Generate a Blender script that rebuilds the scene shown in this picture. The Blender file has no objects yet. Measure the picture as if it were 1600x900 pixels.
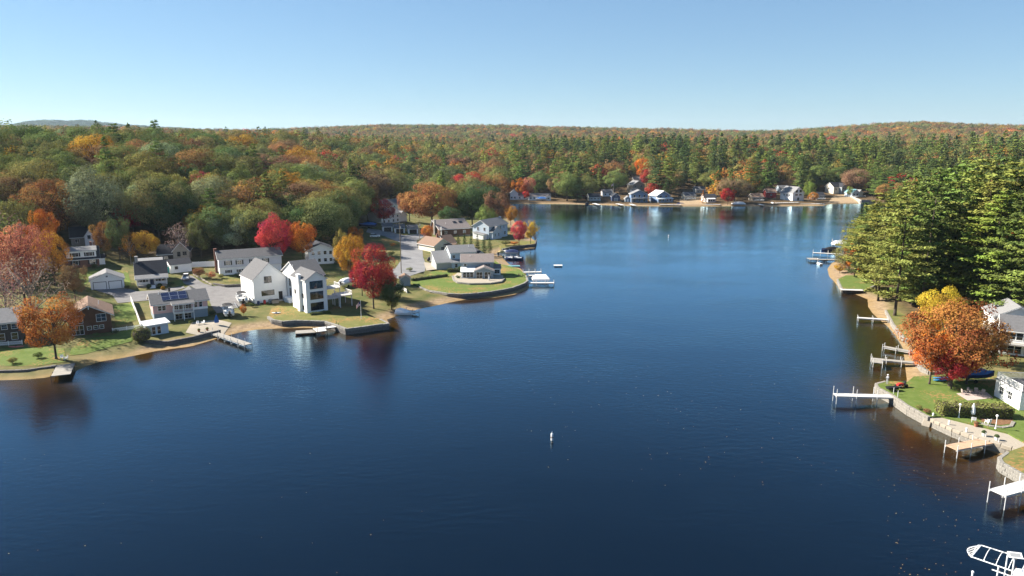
import bpy, math, random
import numpy as np
from mathutils import Vector, Matrix

R = random.Random(7)
rng = np.random.default_rng(7)
sc = bpy.context.scene
COL = sc.collection
PI = math.pi

# ------------------------------------------------------------------ camera
F, CX, CY, HZ, CH = 1110.0, 800.0, 450.0, 222.0, 45.0      # calibrated on the 1600x900 photograph
PITCH = math.atan((CY - HZ) / F)
SP, CP = math.sin(PITCH), math.cos(PITCH)
cd = bpy.data.cameras.new('camera')
cd.sensor_width = 36.0
cd.lens = 36.0 * F / 1600.0
cd.clip_start = 0.5
cd.clip_end = 30000
cam = bpy.data.objects.new('camera', cd)
cam.location = (0, 0, CH)
cam.rotation_euler = (PI / 2 - PITCH, 0, 0)
COL.objects.link(cam)
sc.camera = cam

# ------------------------------------------------------------------ sky, sun, exposure
SUN_EL = math.radians(36)
SUN_H = Vector((-0.96, 0.27, 0)).normalized()              # towards the sun, level
SUN_AZ = math.atan2(SUN_H.x, SUN_H.y)                      # clockwise from +Y
world = bpy.data.worlds.new('World')
sc.world = world
world.use_nodes = True
wn = world.node_tree
wn.nodes.clear()
sky = wn.nodes.new('ShaderNodeTexSky')
sky.sky_type = 'NISHITA'
sky.sun_disc = False
sky.sun_elevation = SUN_EL
sky.sun_rotation = SUN_AZ
sky.altitude = 300
sky.air_density = 1.0
sky.dust_density = 0.0
sky.ozone_density = 3.0
bgn = wn.nodes.new('ShaderNodeBackground')
bgn.inputs['Strength'].default_value = 0.069
wo = wn.nodes.new('ShaderNodeOutputWorld')
sg = wn.nodes.new('ShaderNodeGamma')                        # an evener clear-day gradient
sg.inputs['Gamma'].default_value = 0.62
sh = wn.nodes.new('ShaderNodeHueSaturation')
sh.inputs['Saturation'].default_value = 1.12
sm = wn.nodes.new('ShaderNodeMix'); sm.data_type = 'RGBA'; sm.blend_type = 'MULTIPLY'; sm.inputs['Factor'].default_value = 1.0
sm.inputs['B'].default_value = (.79, 1.01, 1.20, 1)
wn.links.new(sky.outputs[0], sg.inputs['Color'])
wn.links.new(sg.outputs[0], sh.inputs['Color'])
wn.links.new(sh.outputs[0], sm.inputs['A'])
wn.links.new(sm.outputs['Result'], bgn.inputs['Color'])
wn.links.new(bgn.outputs[0], wo.inputs['Surface'])
sd_ = bpy.data.lights.new('sun', 'SUN')
sd_.energy = 5.0
sd_.angle = math.radians(0.53)
sd_.color = (1.0, 0.92, 0.80)
sun = bpy.data.objects.new('sun', sd_)
sdir = Vector((SUN_H.x * math.cos(SUN_EL), SUN_H.y * math.cos(SUN_EL), math.sin(SUN_EL)))
sun.rotation_euler = sdir.to_track_quat('Z', 'Y').to_euler()
sun.location = (-60, 60, 200)
COL.objects.link(sun)
sc.view_settings.view_transform = 'Standard'
sc.view_settings.look = 'None'
sc.view_settings.gamma = 1.0
sc.view_settings.use_curve_mapping = False
sc.view_settings.exposure = 1.65
sc.cycles.use_denoising = True
sc.cycles.max_bounces = 6
sc.cycles.diffuse_bounces = 2
sc.cycles.glossy_bounces = 3
sc.cycles.transparent_max_bounces = 8
sc.cycles.volume_bounces = 0
sc.cycles.caustics_reflective = False
sc.cycles.caustics_refractive = False


# ------------------------------------------------------------------ pixel <-> place
def ray(u, v):
    a, b = (u - CX) / F, (CY - v) / F
    return (a, CP + b * SP, -SP + b * CP)


def W(u, v, z=0.0):
    d = ray(u, v)
    t = (z - CH) / d[2]
    return Vector((d[0] * t, d[1] * t, z))


def proj(x, y, z):
    dz = z - CH
    depth = y * CP - dz * SP
    up = y * SP + dz * CP
    return CX + F * x / depth, CY - F * up / depth


# ------------------------------------------------------------------ the lake outline
LAKE_PX = [(0, 594), (60, 592), (112, 582), (150, 566), (200, 558), (245, 548), (300, 541), (345, 527), (375, 519), (400, 515),
           (430, 513), (480, 512), (520, 514), (538, 521), (575, 518), (607, 515), (609, 506), (603, 499), (621, 494), (651, 483.5),
           (679, 478), (707, 471.6), (734, 467), (773, 465), (805, 460), (826, 451), (826, 440), (822, 428), (812, 419), (795, 413),
           (786, 404), (782, 394), (799, 389), (835, 389), (838, 378), (830, 372), (818, 364), (806, 350), (800, 340), (786, 331),
           (772, 325), (775, 319.5), (805, 318.5), (870, 318.5), (915, 319.5), (960, 321), (1000, 322), (1060, 322.5), (1100, 322.5),
           (1140, 322), (1200, 322.5), (1285, 321.5), (1300, 318.5), (1340, 318), (1370, 318.5), (1420, 322), (1405, 328), (1385, 342),
           (1350, 362), (1328, 382), (1316, 402), (1300, 411), (1293, 420), (1296, 432), (1308, 445), (1312, 453), (1340, 461),
           (1356, 468), (1357, 480), (1366, 492), (1385, 508), (1398, 522), (1412, 545), (1415, 573), (1418, 597), (1385, 598),
           (1367, 604), (1372, 612), (1390, 626), (1420, 646), (1450, 666), (1490, 683), (1530, 698), (1575, 715), (1562, 722),
           (1562, 736), (1600, 753), (1700, 790)]
LAKE = [(-260, -250), (-230, 0), (-180, 80), (-140, 118)] + [tuple(W(u, v)[:2]) for u, v in LAKE_PX] + [(118, 55), (130, 0), (170, -250)]
LK = np.array(LAKE)


def poly_sd(px, py, poly):
    """distance to a polygon, positive outside"""
    px = np.asarray(px, float); py = np.asarray(py, float)
    best = np.full(px.shape, 1e18)
    inside = np.zeros(px.shape, bool)
    n = len(poly)
    for i in range(n):
        ax, ay = poly[i]; bx, by = poly[(i + 1) % n]
        ex, ey = bx - ax, by - ay
        t = np.clip(((px - ax) * ex + (py - ay) * ey) / max(ex * ex + ey * ey, 1e-9), 0, 1)
        dx, dy = px - ax - t * ex, py - ay - t * ey
        best = np.minimum(best, dx * dx + dy * dy)
        c = (ay > py) != (by > py)
        xi = ax + (py - ay) * ex / (ey if abs(ey) > 1e-9 else 1e-9)
        inside ^= c & (px < xi)
    d = np.sqrt(best)
    return np.where(inside, -d, d)


def sst(a, b, x):
    t = np.clip((x - a) / (b - a), 0, 1)
    return t * t * (3 - 2 * t)


SKY_U = [-900, -200, 0, 60, 230, 300, 400, 480, 540, 600, 780, 850, 950, 1050, 1150, 1200, 1260, 1330, 1420, 1500, 1600, 1900, 2600]
SKY_V = [206, 205, 203, 203, 203, 205, 206, 203, 200, 197.5, 197.5, 200, 202, 204, 207, 207, 204, 200, 196, 200, 204, 206, 207]
RIDGE_U = [-900, -100, 40, 70, 95, 130, 150, 180, 215, 260, 320, 500, 2600]
RIDGE_V = [217, 210, 202, 197.5, 196, 196.5, 195.5, 198.5, 201.5, 203, 206, 216, 218]


def bumps(x, y, s, seed):
    r = np.random.default_rng(seed)
    z = 0
    for _ in range(6):
        a = r.uniform(0, 2 * PI); k = r.uniform(.6, 1.6) / s
        z = z + np.sin((x * math.cos(a) + y * math.sin(a)) * k + r.uniform(0, 6.28))
    return z / 6


def terrain(x, y, d=None):
    x = np.asarray(x, float); y = np.asarray(y, float)
    if d is None:
        d = poly_sd(x, y, LAKE)
    r = np.sqrt(x * x + y * y)
    u = CX + F * x / np.maximum(y, 40.0)
    bed = np.maximum(-5.0, 0.11 * d)
    land = 0.13 * np.minimum(d, 8) + 0.03 * np.clip(d - 8, 0, 60) + 19 * sst(30, 250, d)
    land = land + 12.5 * sst(45, 230, -x) * sst(200, 380, y) * sst(25, 90, d) * (1 - .6 * sst(600, 1300, r))
    land = land + bumps(x, y, 60, 3) * 3.0 * sst(60, 200, d) + bumps(x, y, 9, 4) * .25 * sst(20, 60, d)
    zt = 45 + (HZ - np.interp(u, SKY_U, SKY_V)) / F * np.minimum(r, 2600) - 19
    k = sst(900, 2600, r)
    far = zt * k + land * (1 - k) + bumps(x, y, 260, 8) * 9 * sst(700, 1400, r) * (1 - sst(2000, 2600, r))
    far = far - sst(2700, 4200, r) * 25
    zr = 45 + (HZ - np.interp(u, RIDGE_U, RIDGE_V)) / F * 6500 - 10 + bumps(x, y, 240, 12) * 6
    k2 = sst(4600, 6500, r)
    far = far * (1 - k2) + zr * k2 - sst(6700, 9000, r) * 60
    h = np.where(r > 600, far, land)
    return np.where(d < 0, bed, h)


SLABS = []          # (world polygon, top z): lawns and yards kept level behind shore walls


def pt_sd(x, y, poly):
    """poly_sd for one point, all edges at once"""
    a = np.asarray(poly, float); b = np.roll(a, -1, 0); e = b - a
    p = np.array((x, y)) - a
    t = np.clip((p * e).sum(1) / np.maximum((e * e).sum(1), 1e-9), 0, 1)
    q = p - e * t[:, None]
    c = (a[:, 1] > y) != (b[:, 1] > y)
    xi = a[:, 0] + (y - a[:, 1]) * e[:, 0] / np.where(np.abs(e[:, 1]) > 1e-9, e[:, 1], 1e-9)
    s = -1 if (c & (x < xi)).sum() % 2 else 1
    return s * math.sqrt((q * q).sum(1).min())


def hz(x, y):
    for p, z in SLABS:
        if pt_sd(x, y, p) < 0:
            return z
    return float(terrain(np.array([x]), np.array([y]), np.array([pt_sd(x, y, LK)]))[0])


def G(u, v, add=0.0):
    """the place on the ground that the photograph shows at (u, v)"""
    z = 1.5
    for _ in range(14):
        p = W(u, v, z)
        z = 0.5 * z + 0.5 * max(hz(p.x, p.y), 0.0)
    p = W(u, v, z)
    p.z = max(hz(p.x, p.y), 0.0) + add
    return p


# ------------------------------------------------------------------ materials
MATS = {}


def mat(name, c, rough=0.75, spec=0.3, var=0.15, scale=1.5, bump=0.0, bscale=20, metal=0.0, pat=None, pk=6.0, c2=None, flecks=None):
    if name in MATS:
        return MATS[name]
    m = bpy.data.materials.new(name)
    m.use_nodes = True
    nt = m.node_tree; N = nt.nodes; L = nt.links
    b = N['Principled BSDF']
    b.inputs['Roughness'].default_value = rough
    b.inputs['Specular IOR Level'].default_value = spec
    b.inputs['Metallic'].default_value = metal
    tc = N.new('ShaderNodeTexCoord')
    no = N.new('ShaderNodeTexNoise'); no.inputs['Scale'].default_value = scale; no.inputs['Detail'].default_value = 6
    no.inputs['Roughness'].default_value = .65
    L.new(tc.outputs['Object'], no.inputs['Vector'])
    cr = N.new('ShaderNodeValToRGB')
    e = cr.color_ramp.elements
    if c2 is None:
        c2 = [min(1, k * (1 + var)) for k in c]; c1 = [k * (1 - var) for k in c]
    else:
        c1 = c
    e[0].position = .3; e[1].position = .7
    e[0].color = (*c1, 1); e[1].color = (*c2, 1)
    L.new(no.outputs['Fac'], cr.inputs['Fac'])
    out = cr.outputs['Color']
    if pat:
        sx = N.new('ShaderNodeSeparateXYZ'); L.new(tc.outputs['Object'], sx.inputs[0])
        src = {'siding': 'Z', 'plank_x': 'X', 'plank_y': 'Y', 'shingle': 'Z'}[pat]
        mu = N.new('ShaderNodeMath'); mu.operation = 'MULTIPLY'; mu.inputs[1].default_value = pk
        L.new(sx.outputs[src], mu.inputs[0])
        fr = N.new('ShaderNodeMath'); fr.operation = 'FRACT'; L.new(mu.outputs[0], fr.inputs[0])
        mr = N.new('ShaderNodeMapRange'); mr.inputs[1].default_value = 0.0; mr.inputs[2].default_value = .16
        mr.inputs[3].default_value = .82; mr.inputs[4].default_value = 1.0
        L.new(fr.outputs[0], mr.inputs[0])
        mx = N.new('ShaderNodeMix'); mx.data_type = 'RGBA'; mx.blend_type = 'MULTIPLY'; mx.inputs['Factor'].default_value = 1
        L.new(out, mx.inputs['A']); L.new(mr.outputs[0], mx.inputs['B'])
        out = mx.outputs['Result']
    if flecks:
        nf = N.new('ShaderNodeTexNoise'); nf.inputs['Scale'].default_value = 2.2; nf.inputs['Detail'].default_value = 3
        L.new(tc.outputs['Object'], nf.inputs['Vector'])
        nb_ = N.new('ShaderNodeTexNoise'); nb_.inputs['Scale'].default_value = .13; L.new(tc.outputs['Object'], nb_.inputs['Vector'])
        ad = N.new('ShaderNodeMath'); ad.operation = 'MULTIPLY'; L.new(nf.outputs['Fac'], ad.inputs[0]); L.new(nb_.outputs['Fac'], ad.inputs[1])
        th = N.new('ShaderNodeMapRange'); th.inputs[1].default_value = .29; th.inputs[2].default_value = .36; L.new(ad.outputs[0], th.inputs[0])
        mf = N.new('ShaderNodeMix'); mf.data_type = 'RGBA'; L.new(th.outputs[0], mf.inputs['Factor']); L.new(out, mf.inputs['A']); mf.inputs['B'].default_value = (*flecks, 1)
        out = mf.outputs['Result']
    L.new(out, b.inputs['Base Color'])
    if bump:
        n2 = N.new('ShaderNodeTexNoise'); n2.inputs['Scale'].default_value = bscale; n2.inputs['Detail'].default_value = 4
        L.new(tc.outputs['Object'], n2.inputs['Vector'])
        bp = N.new('ShaderNodeBump'); bp.inputs['Strength'].default_value = bump; bp.inputs['Distance'].default_value = .05
        L.new(n2.outputs['Fac'], bp.inputs['Height']); L.new(bp.outputs[0], b.inputs['Normal'])
    MATS[name] = m
    return m


M = {
    'white': mat('white_siding', (.84, .84, .83), .6, .3, .03, .6, pat='siding', pk=6),
    'white_trim': mat('white_paint', (.8, .8, .79), .5, .35, .03),
    'cream': mat('cream_siding', (.62, .58, .48), .65, .3, .06, .6, pat='siding', pk=6),
    'grey_siding': mat('grey_siding', (.34, .36, .36), .65, .3, .06, .6, pat='siding', pk=6),
    'bluegrey': mat('blue_grey_siding', (.24, .29, .33), .65, .3, .06, .6, pat='siding', pk=6),
    'paleblue': mat('pale_blue_siding', (.46, .54, .62), .65, .3, .05, .6, pat='siding', pk=6),
    'blue': mat('blue_siding', (.14, .21, .33), .65, .3, .06, .6, pat='siding', pk=6),
    'navy': mat('navy_siding', (.05, .07, .13), .65, .3, .06, .6, pat='siding', pk=6),
    'pink': mat('pink_siding', (.60, .38, .36), .65, .3, .06, .6, pat='siding', pk=6),
    'lavender': mat('pale_lavender_siding', (.60, .60, .65), .65, .3, .05, .6, pat='siding', pk=6),
    'brownwood': mat('brown_wood_siding', (.10, .05, .03), .7, .25, .2, 1.2, pat='siding', pk=5),
    'darkwood': mat('dark_wood_siding', (.06, .05, .045), .7, .25, .2, 1.2, pat='siding', pk=5),
    'taupe': mat('taupe_siding', (.28, .25, .21), .7, .25, .1, 1.2, pat='siding', pk=5),
    'redpaint': mat('barn_red_siding', (.22, .03, .03), .7, .25, .1, 1.2, pat='siding', pk=5),
    'brick': mat('brick_face', (.18, .09, .07), .85, .2, .3, 6, bump=.4, bscale=25),
    'roof_grey': mat('grey_shingles', (.115, .115, .12), .9, .15, .16, 2.2, bump=.5, bscale=14, pat='shingle', pk=5),
    'roof_light': mat('light_grey_shingles', (.19, .19, .195), .9, .15, .14, 2.2, bump=.5, bscale=14, pat='shingle', pk=5),
    'roof_dark': mat('charcoal_shingles', (.035, .037, .045), .9, .15, .2, 2.2, bump=.5, bscale=14, pat='shingle', pk=5),
    'roof_brown': mat('brown_shingles', (.20, .135, .10), .9, .15, .15, 2.2, bump=.5, bscale=14, pat='shingle', pk=5),
    'roof_taupe': mat('taupe_shingles', (.21, .18, .17), .9, .15, .15, 2.2, bump=.5, bscale=14, pat='shingle', pk=5),
    'roof_white': mat('white_membrane_roof', (.62, .63, .62), .8, .2, .06),
    'roof_teal': mat('teal_metal_roof', (.16, .33, .36), .5, .4, .08),
    'black': mat('black_paint', (.012, .012, .014), .5, .4, .2),
    'conc': mat('concrete', (.32, .305, .285), .9, .15, .14, 3, bump=.3),
    'sandpave': mat('tan_paving', (.30, .265, .215), .9, .15, .12, 3, bump=.3),
    'paver': mat('pinkish_pavers', (.38, .31, .28), .9, .15, .16, 5, bump=.3),
    'asphalt': mat('worn_asphalt', (.185, .185, .19), .92, .15, .16, .35, bump=.3, bscale=8),
    'drive': mat('pale_driveway', (.165, .16, .16), .92, .15, .18, .5, bump=.3, bscale=8),
    'stone': mat('granite_block', (.21, .20, .18), .9, .2, .35, 3.5, bump=.6, bscale=9),
    'stone_l': mat('pale_granite_block', (.22, .205, .18), .9, .2, .35, 3.5, bump=.6, bscale=9),
    'stone_d': mat('dark_fieldstone', (.13, .12, .115), .9, .2, .35, 3.5, bump=.6, bscale=9),
    'wood': mat('weathered_dock_planks', (.26, .245, .22), .85, .2, .15, 2, pat='plank_x', pk=3.5),
    'wood_w': mat('white_dock_planks', (.54, .53, .51), .7, .3, .06, 2, pat='plank_x', pk=3),
    'wood_b': mat('brown_dock_planks', (.40, .27, .18), .85, .2, .15, 2, pat='plank_x', pk=3.5),
    'post_w': mat('galvanised_dock_post', (.55, .55, .54), .5, .4, .1),
    'post_d': mat('dark_timber_post', (.07, .055, .045), .85, .2, .3, 4),
    'pole': mat('utility_pole_timber', (.20, .16, .12), .9, .15, .2, 2),
    'alu': mat('aluminium', (.62, .63, .64), .35, .5, .05, metal=.8),
    'boat_white': mat('white_gelcoat', (.78, .78, .77), .25, .5, .03),
    'navy_fab': mat('navy_canvas', (.02, .035, .10), .8, .2, .15),
    'black_fab': mat('black_canvas', (.018, .018, .02), .8, .2, .2),
    'grey_fab': mat('grey_vinyl', (.28, .29, .30), .6, .3, .1),
    'white_fab': mat('white_canvas', (.80, .81, .82), .7, .2, .04),
    'blue_tarp': mat('blue_tarpaulin', (.025, .12, .36), .5, .35, .15, 3, bump=.6, bscale=5),
    'kayak_blue': mat('blue_kayak_plastic', (.02, .22, .50), .4, .4, .05),
    'kayak_pink': mat('salmon_kayak_plastic', (.55, .16, .13), .4, .4, .05),
    'tan_cover': mat('tan_canvas', (.50, .38, .18), .8, .2, .1),
    'solar': mat('solar_cells', (.012, .016, .05), .18, .6, .1),
    'terracotta': mat('terracotta', (.30, .12, .07), .85, .2, .15),
    'tyre': mat('tyre_rubber', (.015, .015, .015), .85, .2, .1),
    'carsilver': mat('silver_car_paint', (.45, .46, .48), .25, .5, .03, metal=.3),
    'carblack': mat('dark_car_paint', (.02, .021, .025), .2, .5, .03),
    'red': mat('red_paint', (.45, .03, .025), .45, .4, .06),
    'teal': mat('teal_plastic', (.02, .30, .27), .45, .4, .06),
    'mulch': mat('leafy_mulch', (.16, .09, .05), .95, .1, .35, 2.5, bump=.5),
    'grass': mat('mown_lawn', (.075, .115, .022), .95, .1, .2, .55, bump=.6, bscale=14, c2=(.115, .150, .042), flecks=(.24, .15, .06)),
    'grass_dry': mat('dry_lawn', (.085, .105, .028), .95, .1, .2, .5, bump=.6, bscale=14, c2=(.165, .150, .055), flecks=(.26, .15, .06)),
    'sand': mat('beach_sand', (.29, .215, .135), .95, .1, .2, .6, bump=.4, bscale=6),
    'skin': mat('skin', (.50, .32, .24), .6, .3, .05),
    'cloth_pale': mat('pale_grey_cloth', (.30, .31, .33), .85, .2, .1),
    'bark': mat('tree_bark', (.085, .068, .055), .95, .1, .3, 3, bump=.6, bscale=12),
    'bark_pale': mat('pale_bark', (.26, .235, .21), .95, .1, .25, 3, bump=.6, bscale=12),
    'lampglobe': mat('frosted_lamp_globe', (.82, .82, .80), .3, .5, .02),
}


def glass_mat():
    m = bpy.data.materials.new('window_glass'); m.use_nodes = True
    b = m.node_tree.nodes['Principled BSDF']
    b.inputs['Base Color'].default_value = (.012, .014, .018, 1)
    b.inputs['Roughness'].default_value = .06
    b.inputs['Specular IOR Level'].default_value = .7
    return m


M['glass'] = glass_mat()


def flag_mat():
    m = bpy.data.materials.new('striped_flag_cloth'); m.use_nodes = True
    nt = m.node_tree; N = nt.nodes; L = nt.links
    tc = N.new('ShaderNodeTexCoord'); sx = N.new('ShaderNodeSeparateXYZ'); L.new(tc.outputs['UV'], sx.inputs[0])
    a = N.new('ShaderNodeMath'); a.operation = 'MULTIPLY'; a.inputs[1].default_value = 6.5; L.new(sx.outputs['Y'], a.inputs[0])
    fr = N.new('ShaderNodeMath'); fr.operation = 'FRACT'; L.new(a.outputs[0], fr.inputs[0])
    g = N.new('ShaderNodeMath'); g.operation = 'GREATER_THAN'; g.inputs[1].default_value = .5; L.new(fr.outputs[0], g.inputs[0])
    mx = N.new('ShaderNodeMix'); mx.data_type = 'RGBA'
    mx.inputs['A'].default_value = (.45, .02, .03, 1); mx.inputs['B'].default_value = (.8, .8, .8, 1)
    L.new(g.outputs[0], mx.inputs['Factor'])
    gx = N.new('ShaderNodeMath'); gx.operation = 'LESS_THAN'; gx.inputs[1].default_value = .4; L.new(sx.outputs['X'], gx.inputs[0])
    gy = N.new('ShaderNodeMath'); gy.operation = 'GREATER_THAN'; gy.inputs[1].default_value = .46; L.new(sx.outputs['Y'], gy.inputs[0])
    ml = N.new('ShaderNodeMath'); ml.operation = 'MULTIPLY'; L.new(gx.outputs[0], ml.inputs[0]); L.new(gy.outputs[0], ml.inputs[1])
    m2 = N.new('ShaderNodeMix'); m2.data_type = 'RGBA'; m2.inputs['B'].default_value = (.02, .03, .12, 1)
    L.new(mx.outputs['Result'], m2.inputs['A']); L.new(ml.outputs[0], m2.inputs['Factor'])
    b = N['Principled BSDF']; b.inputs['Roughness'].default_value = .85
    L.new(m2.outputs['Result'], b.inputs['Base Color'])
    return m


M['flag'] = flag_mat()


def foliage_mat(name, instanced):
    m = bpy.data.materials.new(name); m.use_nodes = True
    nt = m.node_tree; N = nt.nodes; L = nt.links
    N.clear()
    if instanced:
        ci = N.new('ShaderNodeAttribute'); ci.attribute_type = 'INSTANCER'; ci.attribute_name = 'col'
        cout = ci.outputs['Color']
    else:
        ci = N.new('ShaderNodeObjectInfo'); cout = ci.outputs['Color']
    at = N.new('ShaderNodeAttribute'); at.attribute_name = 'tint'
    hs = N.new('ShaderNodeHueSaturation')
    mr = N.new('ShaderNodeMapRange'); mr.inputs[3].default_value = .475; mr.inputs[4].default_value = .525
    L.new(at.outputs['Fac'], mr.inputs[0]); L.new(mr.outputs[0], hs.inputs['Hue'])
    mv = N.new('ShaderNodeMapRange'); mv.inputs[3].default_value = .55; mv.inputs[4].default_value = 1.5
    L.new(at.outputs['Fac'], mv.inputs[0]); L.new(mv.outputs[0], hs.inputs['Value'])
    L.new(cout, hs.inputs['Color'])
    df = N.new('ShaderNodeBsdfDiffuse'); tr = N.new('ShaderNodeBsdfTranslucent')
    L.new(hs.outputs[0], df.inputs['Color']); L.new(hs.outputs[0], tr.inputs['Color'])
    mx = N.new('ShaderNodeMixShader'); mx.inputs[0].default_value = .22
    L.new(df.outputs[0], mx.inputs[1]); L.new(tr.outputs[0], mx.inputs[2])
    o = N.new('ShaderNodeOutputMaterial'); L.new(mx.outputs[0], o.inputs['Surface'])
    return m


M['leaf'] = foliage_mat('foliage', False)
M['leaf_inst'] = foliage_mat('woodland_foliage', True)


def ground_mat():
    m = bpy.data.materials.new('ground'); m.use_nodes = True
    nt = m.node_tree; N = nt.nodes; L = nt.links
    b = N['Principled BSDF']; b.inputs['Roughness'].default_value = .95; b.inputs['Specular IOR Level'].default_value = .1
    tc = N.new('ShaderNodeTexCoord')

    def noise(s, d=6):
        n = N.new('ShaderNodeTexNoise'); n.inputs['Scale'].default_value = s; n.inputs['Detail'].default_value = d
        n.inputs['Roughness'].default_value = .65
        L.new(tc.outputs['Object'], n.inputs['Vector']); return n.outputs['Fac']

    def ramp(f, c1, c2, a=.35, z=.65):
        r = N.new('ShaderNodeValToRGB'); e = r.color_ramp.elements
        e[0].position = a; e[1].position = z; e[0].color = (*c1, 1); e[1].color = (*c2, 1)
        L.new(f, r.inputs[0]); return r.outputs[0]

    def mix(f, a, c):
        x = N.new('ShaderNodeMix'); x.data_type = 'RGBA'
        L.new(f, x.inputs['Factor']); L.new(a, x.inputs['A']); L.new(c, x.inputs['B']); return x.outputs['Result']
    litter = ramp(noise(.5), (.055, .04, .022), (.13, .085, .045))
    grass = ramp(noise(.22), (.065, .082, .024), (.16, .135, .058))
    sand = ramp(noise(.9), (.17, .12, .075), (.31, .23, .145))
    bedc = ramp(noise(.4), (.19, .13, .055), (.31, .21, .10))
    av = N.new('ShaderNodeAttribute'); av.attribute_name = 'zone'
    sp = N.new('ShaderNodeSeparateColor'); L.new(av.outputs['Color'], sp.inputs[0])
    c = mix(sp.outputs[0], litter, grass)
    c = mix(sp.outputs[1], c, sand)
    c = mix(sp.outputs[2], c, bedc)
    L.new(c, b.inputs['Base Color'])
    bp = N.new('ShaderNodeBump'); bp.inputs['Strength'].default_value = .5; bp.inputs['Distance'].default_value = .15
    L.new(noise(2.5), bp.inputs['Height']); L.new(bp.outputs[0], b.inputs['Normal'])
    return m


def water_mat():
    m = bpy.data.materials.new('lake_water'); m.use_nodes = True
    nt = m.node_tree; N = nt.nodes; L = nt.links
    N.clear()
    tc = N.new('ShaderNodeTexCoord')
    mp = N.new('ShaderNodeMapping'); mp.inputs['Scale'].default_value = (.55, 1.0, 1.0); mp.inputs['Rotation'].default_value = (0, 0, .35)
    L.new(tc.outputs['Object'], mp.inputs[0])

    def noise(s, d, r=.55):
        n = N.new('ShaderNodeTexNoise'); n.inputs['Scale'].default_value = s; n.inputs['Detail'].default_value = d
        n.inputs['Roughness'].default_value = r
        L.new(mp.outputs[0], n.inputs['Vector']); return n.outputs['Fac']
    n1 = noise(1.0, 5, .64); n2 = noise(.05, 3)
    calm = N.new('ShaderNodeMapRange'); calm.inputs[1].default_value = .35; calm.inputs[2].default_value = .65
    calm.inputs[3].default_value = .55; calm.inputs[4].default_value = 1.15
    L.new(n2, calm.inputs[0])
    mu = N.new('ShaderNodeMath'); mu.operation = 'MULTIPLY'; L.new(n1, mu.inputs[0]); L.new(calm.outputs[0], mu.inputs[1])
    bp = N.new('ShaderNodeBump'); bp.inputs['Strength'].default_value = 1.0; bp.inputs['Distance'].default_value = WAVE
    L.new(mu.outputs[0], bp.inputs['Height'])
    gl = N.new('ShaderNodeBsdfGlossy'); gl.inputs['Roughness'].default_value = .03
    gl.inputs['Color'].default_value = (.58, .84, 1, 1)  # deeper blue of the mirrored sky is put into the gloss tint
    L.new(bp.outputs[0], gl.inputs['Normal'])
    fr = N.new('ShaderNodeFresnel'); fr.inputs['IOR'].default_value = 1.40; L.new(bp.outputs[0], fr.inputs['Normal'])
    dp = N.new('ShaderNodeAttribute'); dp.attribute_name = 'depth'
    deep = N.new('ShaderNodeBsdfDiffuse'); deep.inputs['Color'].default_value = (.0012, .0035, .008, 1)
    tr = N.new('ShaderNodeBsdfTransparent'); tr.inputs['Color'].default_value = (.50, .42, .22, 1)
    mr = N.new('ShaderNodeMapRange'); mr.inputs[1].default_value = 0.0; mr.inputs[2].default_value = 1.8
    mr.inputs[3].default_value = .12; mr.inputs[4].default_value = 1.0
    L.new(dp.outputs['Fac'], mr.inputs[0])
    body = N.new('ShaderNodeMixShader'); L.new(mr.outputs[0], body.inputs[0]); L.new(tr.outputs[0], body.inputs[1]); L.new(deep.outputs[0], body.inputs[2])
    ge = N.new('ShaderNodeNewGeometry')                      # from below the surface lets the light straight through
    bf = N.new('ShaderNodeMath'); bf.operation = 'SUBTRACT'; bf.inputs[0].default_value = 1.0; L.new(ge.outputs['Backfacing'], bf.inputs[1])
    f1 = N.new('ShaderNodeMath'); f1.operation = 'MULTIPLY_ADD'; f1.inputs[1].default_value = 2.05; f1.inputs[2].default_value = -.084
    L.new(fr.outputs[0], f1.inputs[0])                          # reflection strengthened at low angles beyond plain Fresnel, to brighten the lake
    f2 = N.new('ShaderNodeMath'); f2.operation = 'MAXIMUM'; f2.use_clamp = True; L.new(f1.outputs[0], f2.inputs[0]); L.new(fr.outputs[0], f2.inputs[1])
    ff = N.new('ShaderNodeMath'); ff.operation = 'MULTIPLY'; L.new(f2.outputs[0], ff.inputs[0]); L.new(bf.outputs[0], ff.inputs[1])
    mx = N.new('ShaderNodeMixShader'); L.new(ff.outputs[0], mx.inputs[0]); L.new(body.outputs[0], mx.inputs[1]); L.new(gl.outputs[0], mx.inputs[2])
    o = N.new('ShaderNodeOutputMaterial'); L.new(mx.outputs[0], o.inputs['Surface'])
    return m


WAVE = 0.068
HAZE = 0.00004


# ------------------------------------------------------------------ building helpers
def tag(o, label=None, cat=None, group=None, kind=None):
    if label: o['label'] = label
    if cat: o['category'] = cat
    if group: o['group'] = group
    if kind: o['kind'] = kind
    return o


def link(name, me, parent=None, loc=(0, 0, 0), rz=0.0):
    o = bpy.data.objects.new(name, me)
    COL.objects.link(o)
    o.location = loc
    o.rotation_euler = (0, 0, rz)
    if parent: o.parent = parent
    return o


def thing(name, label, cat, loc=(0, 0, 0), rz=0.0, group=None):
    return tag(link(name, None, None, loc, rz), label, cat, group)


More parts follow.
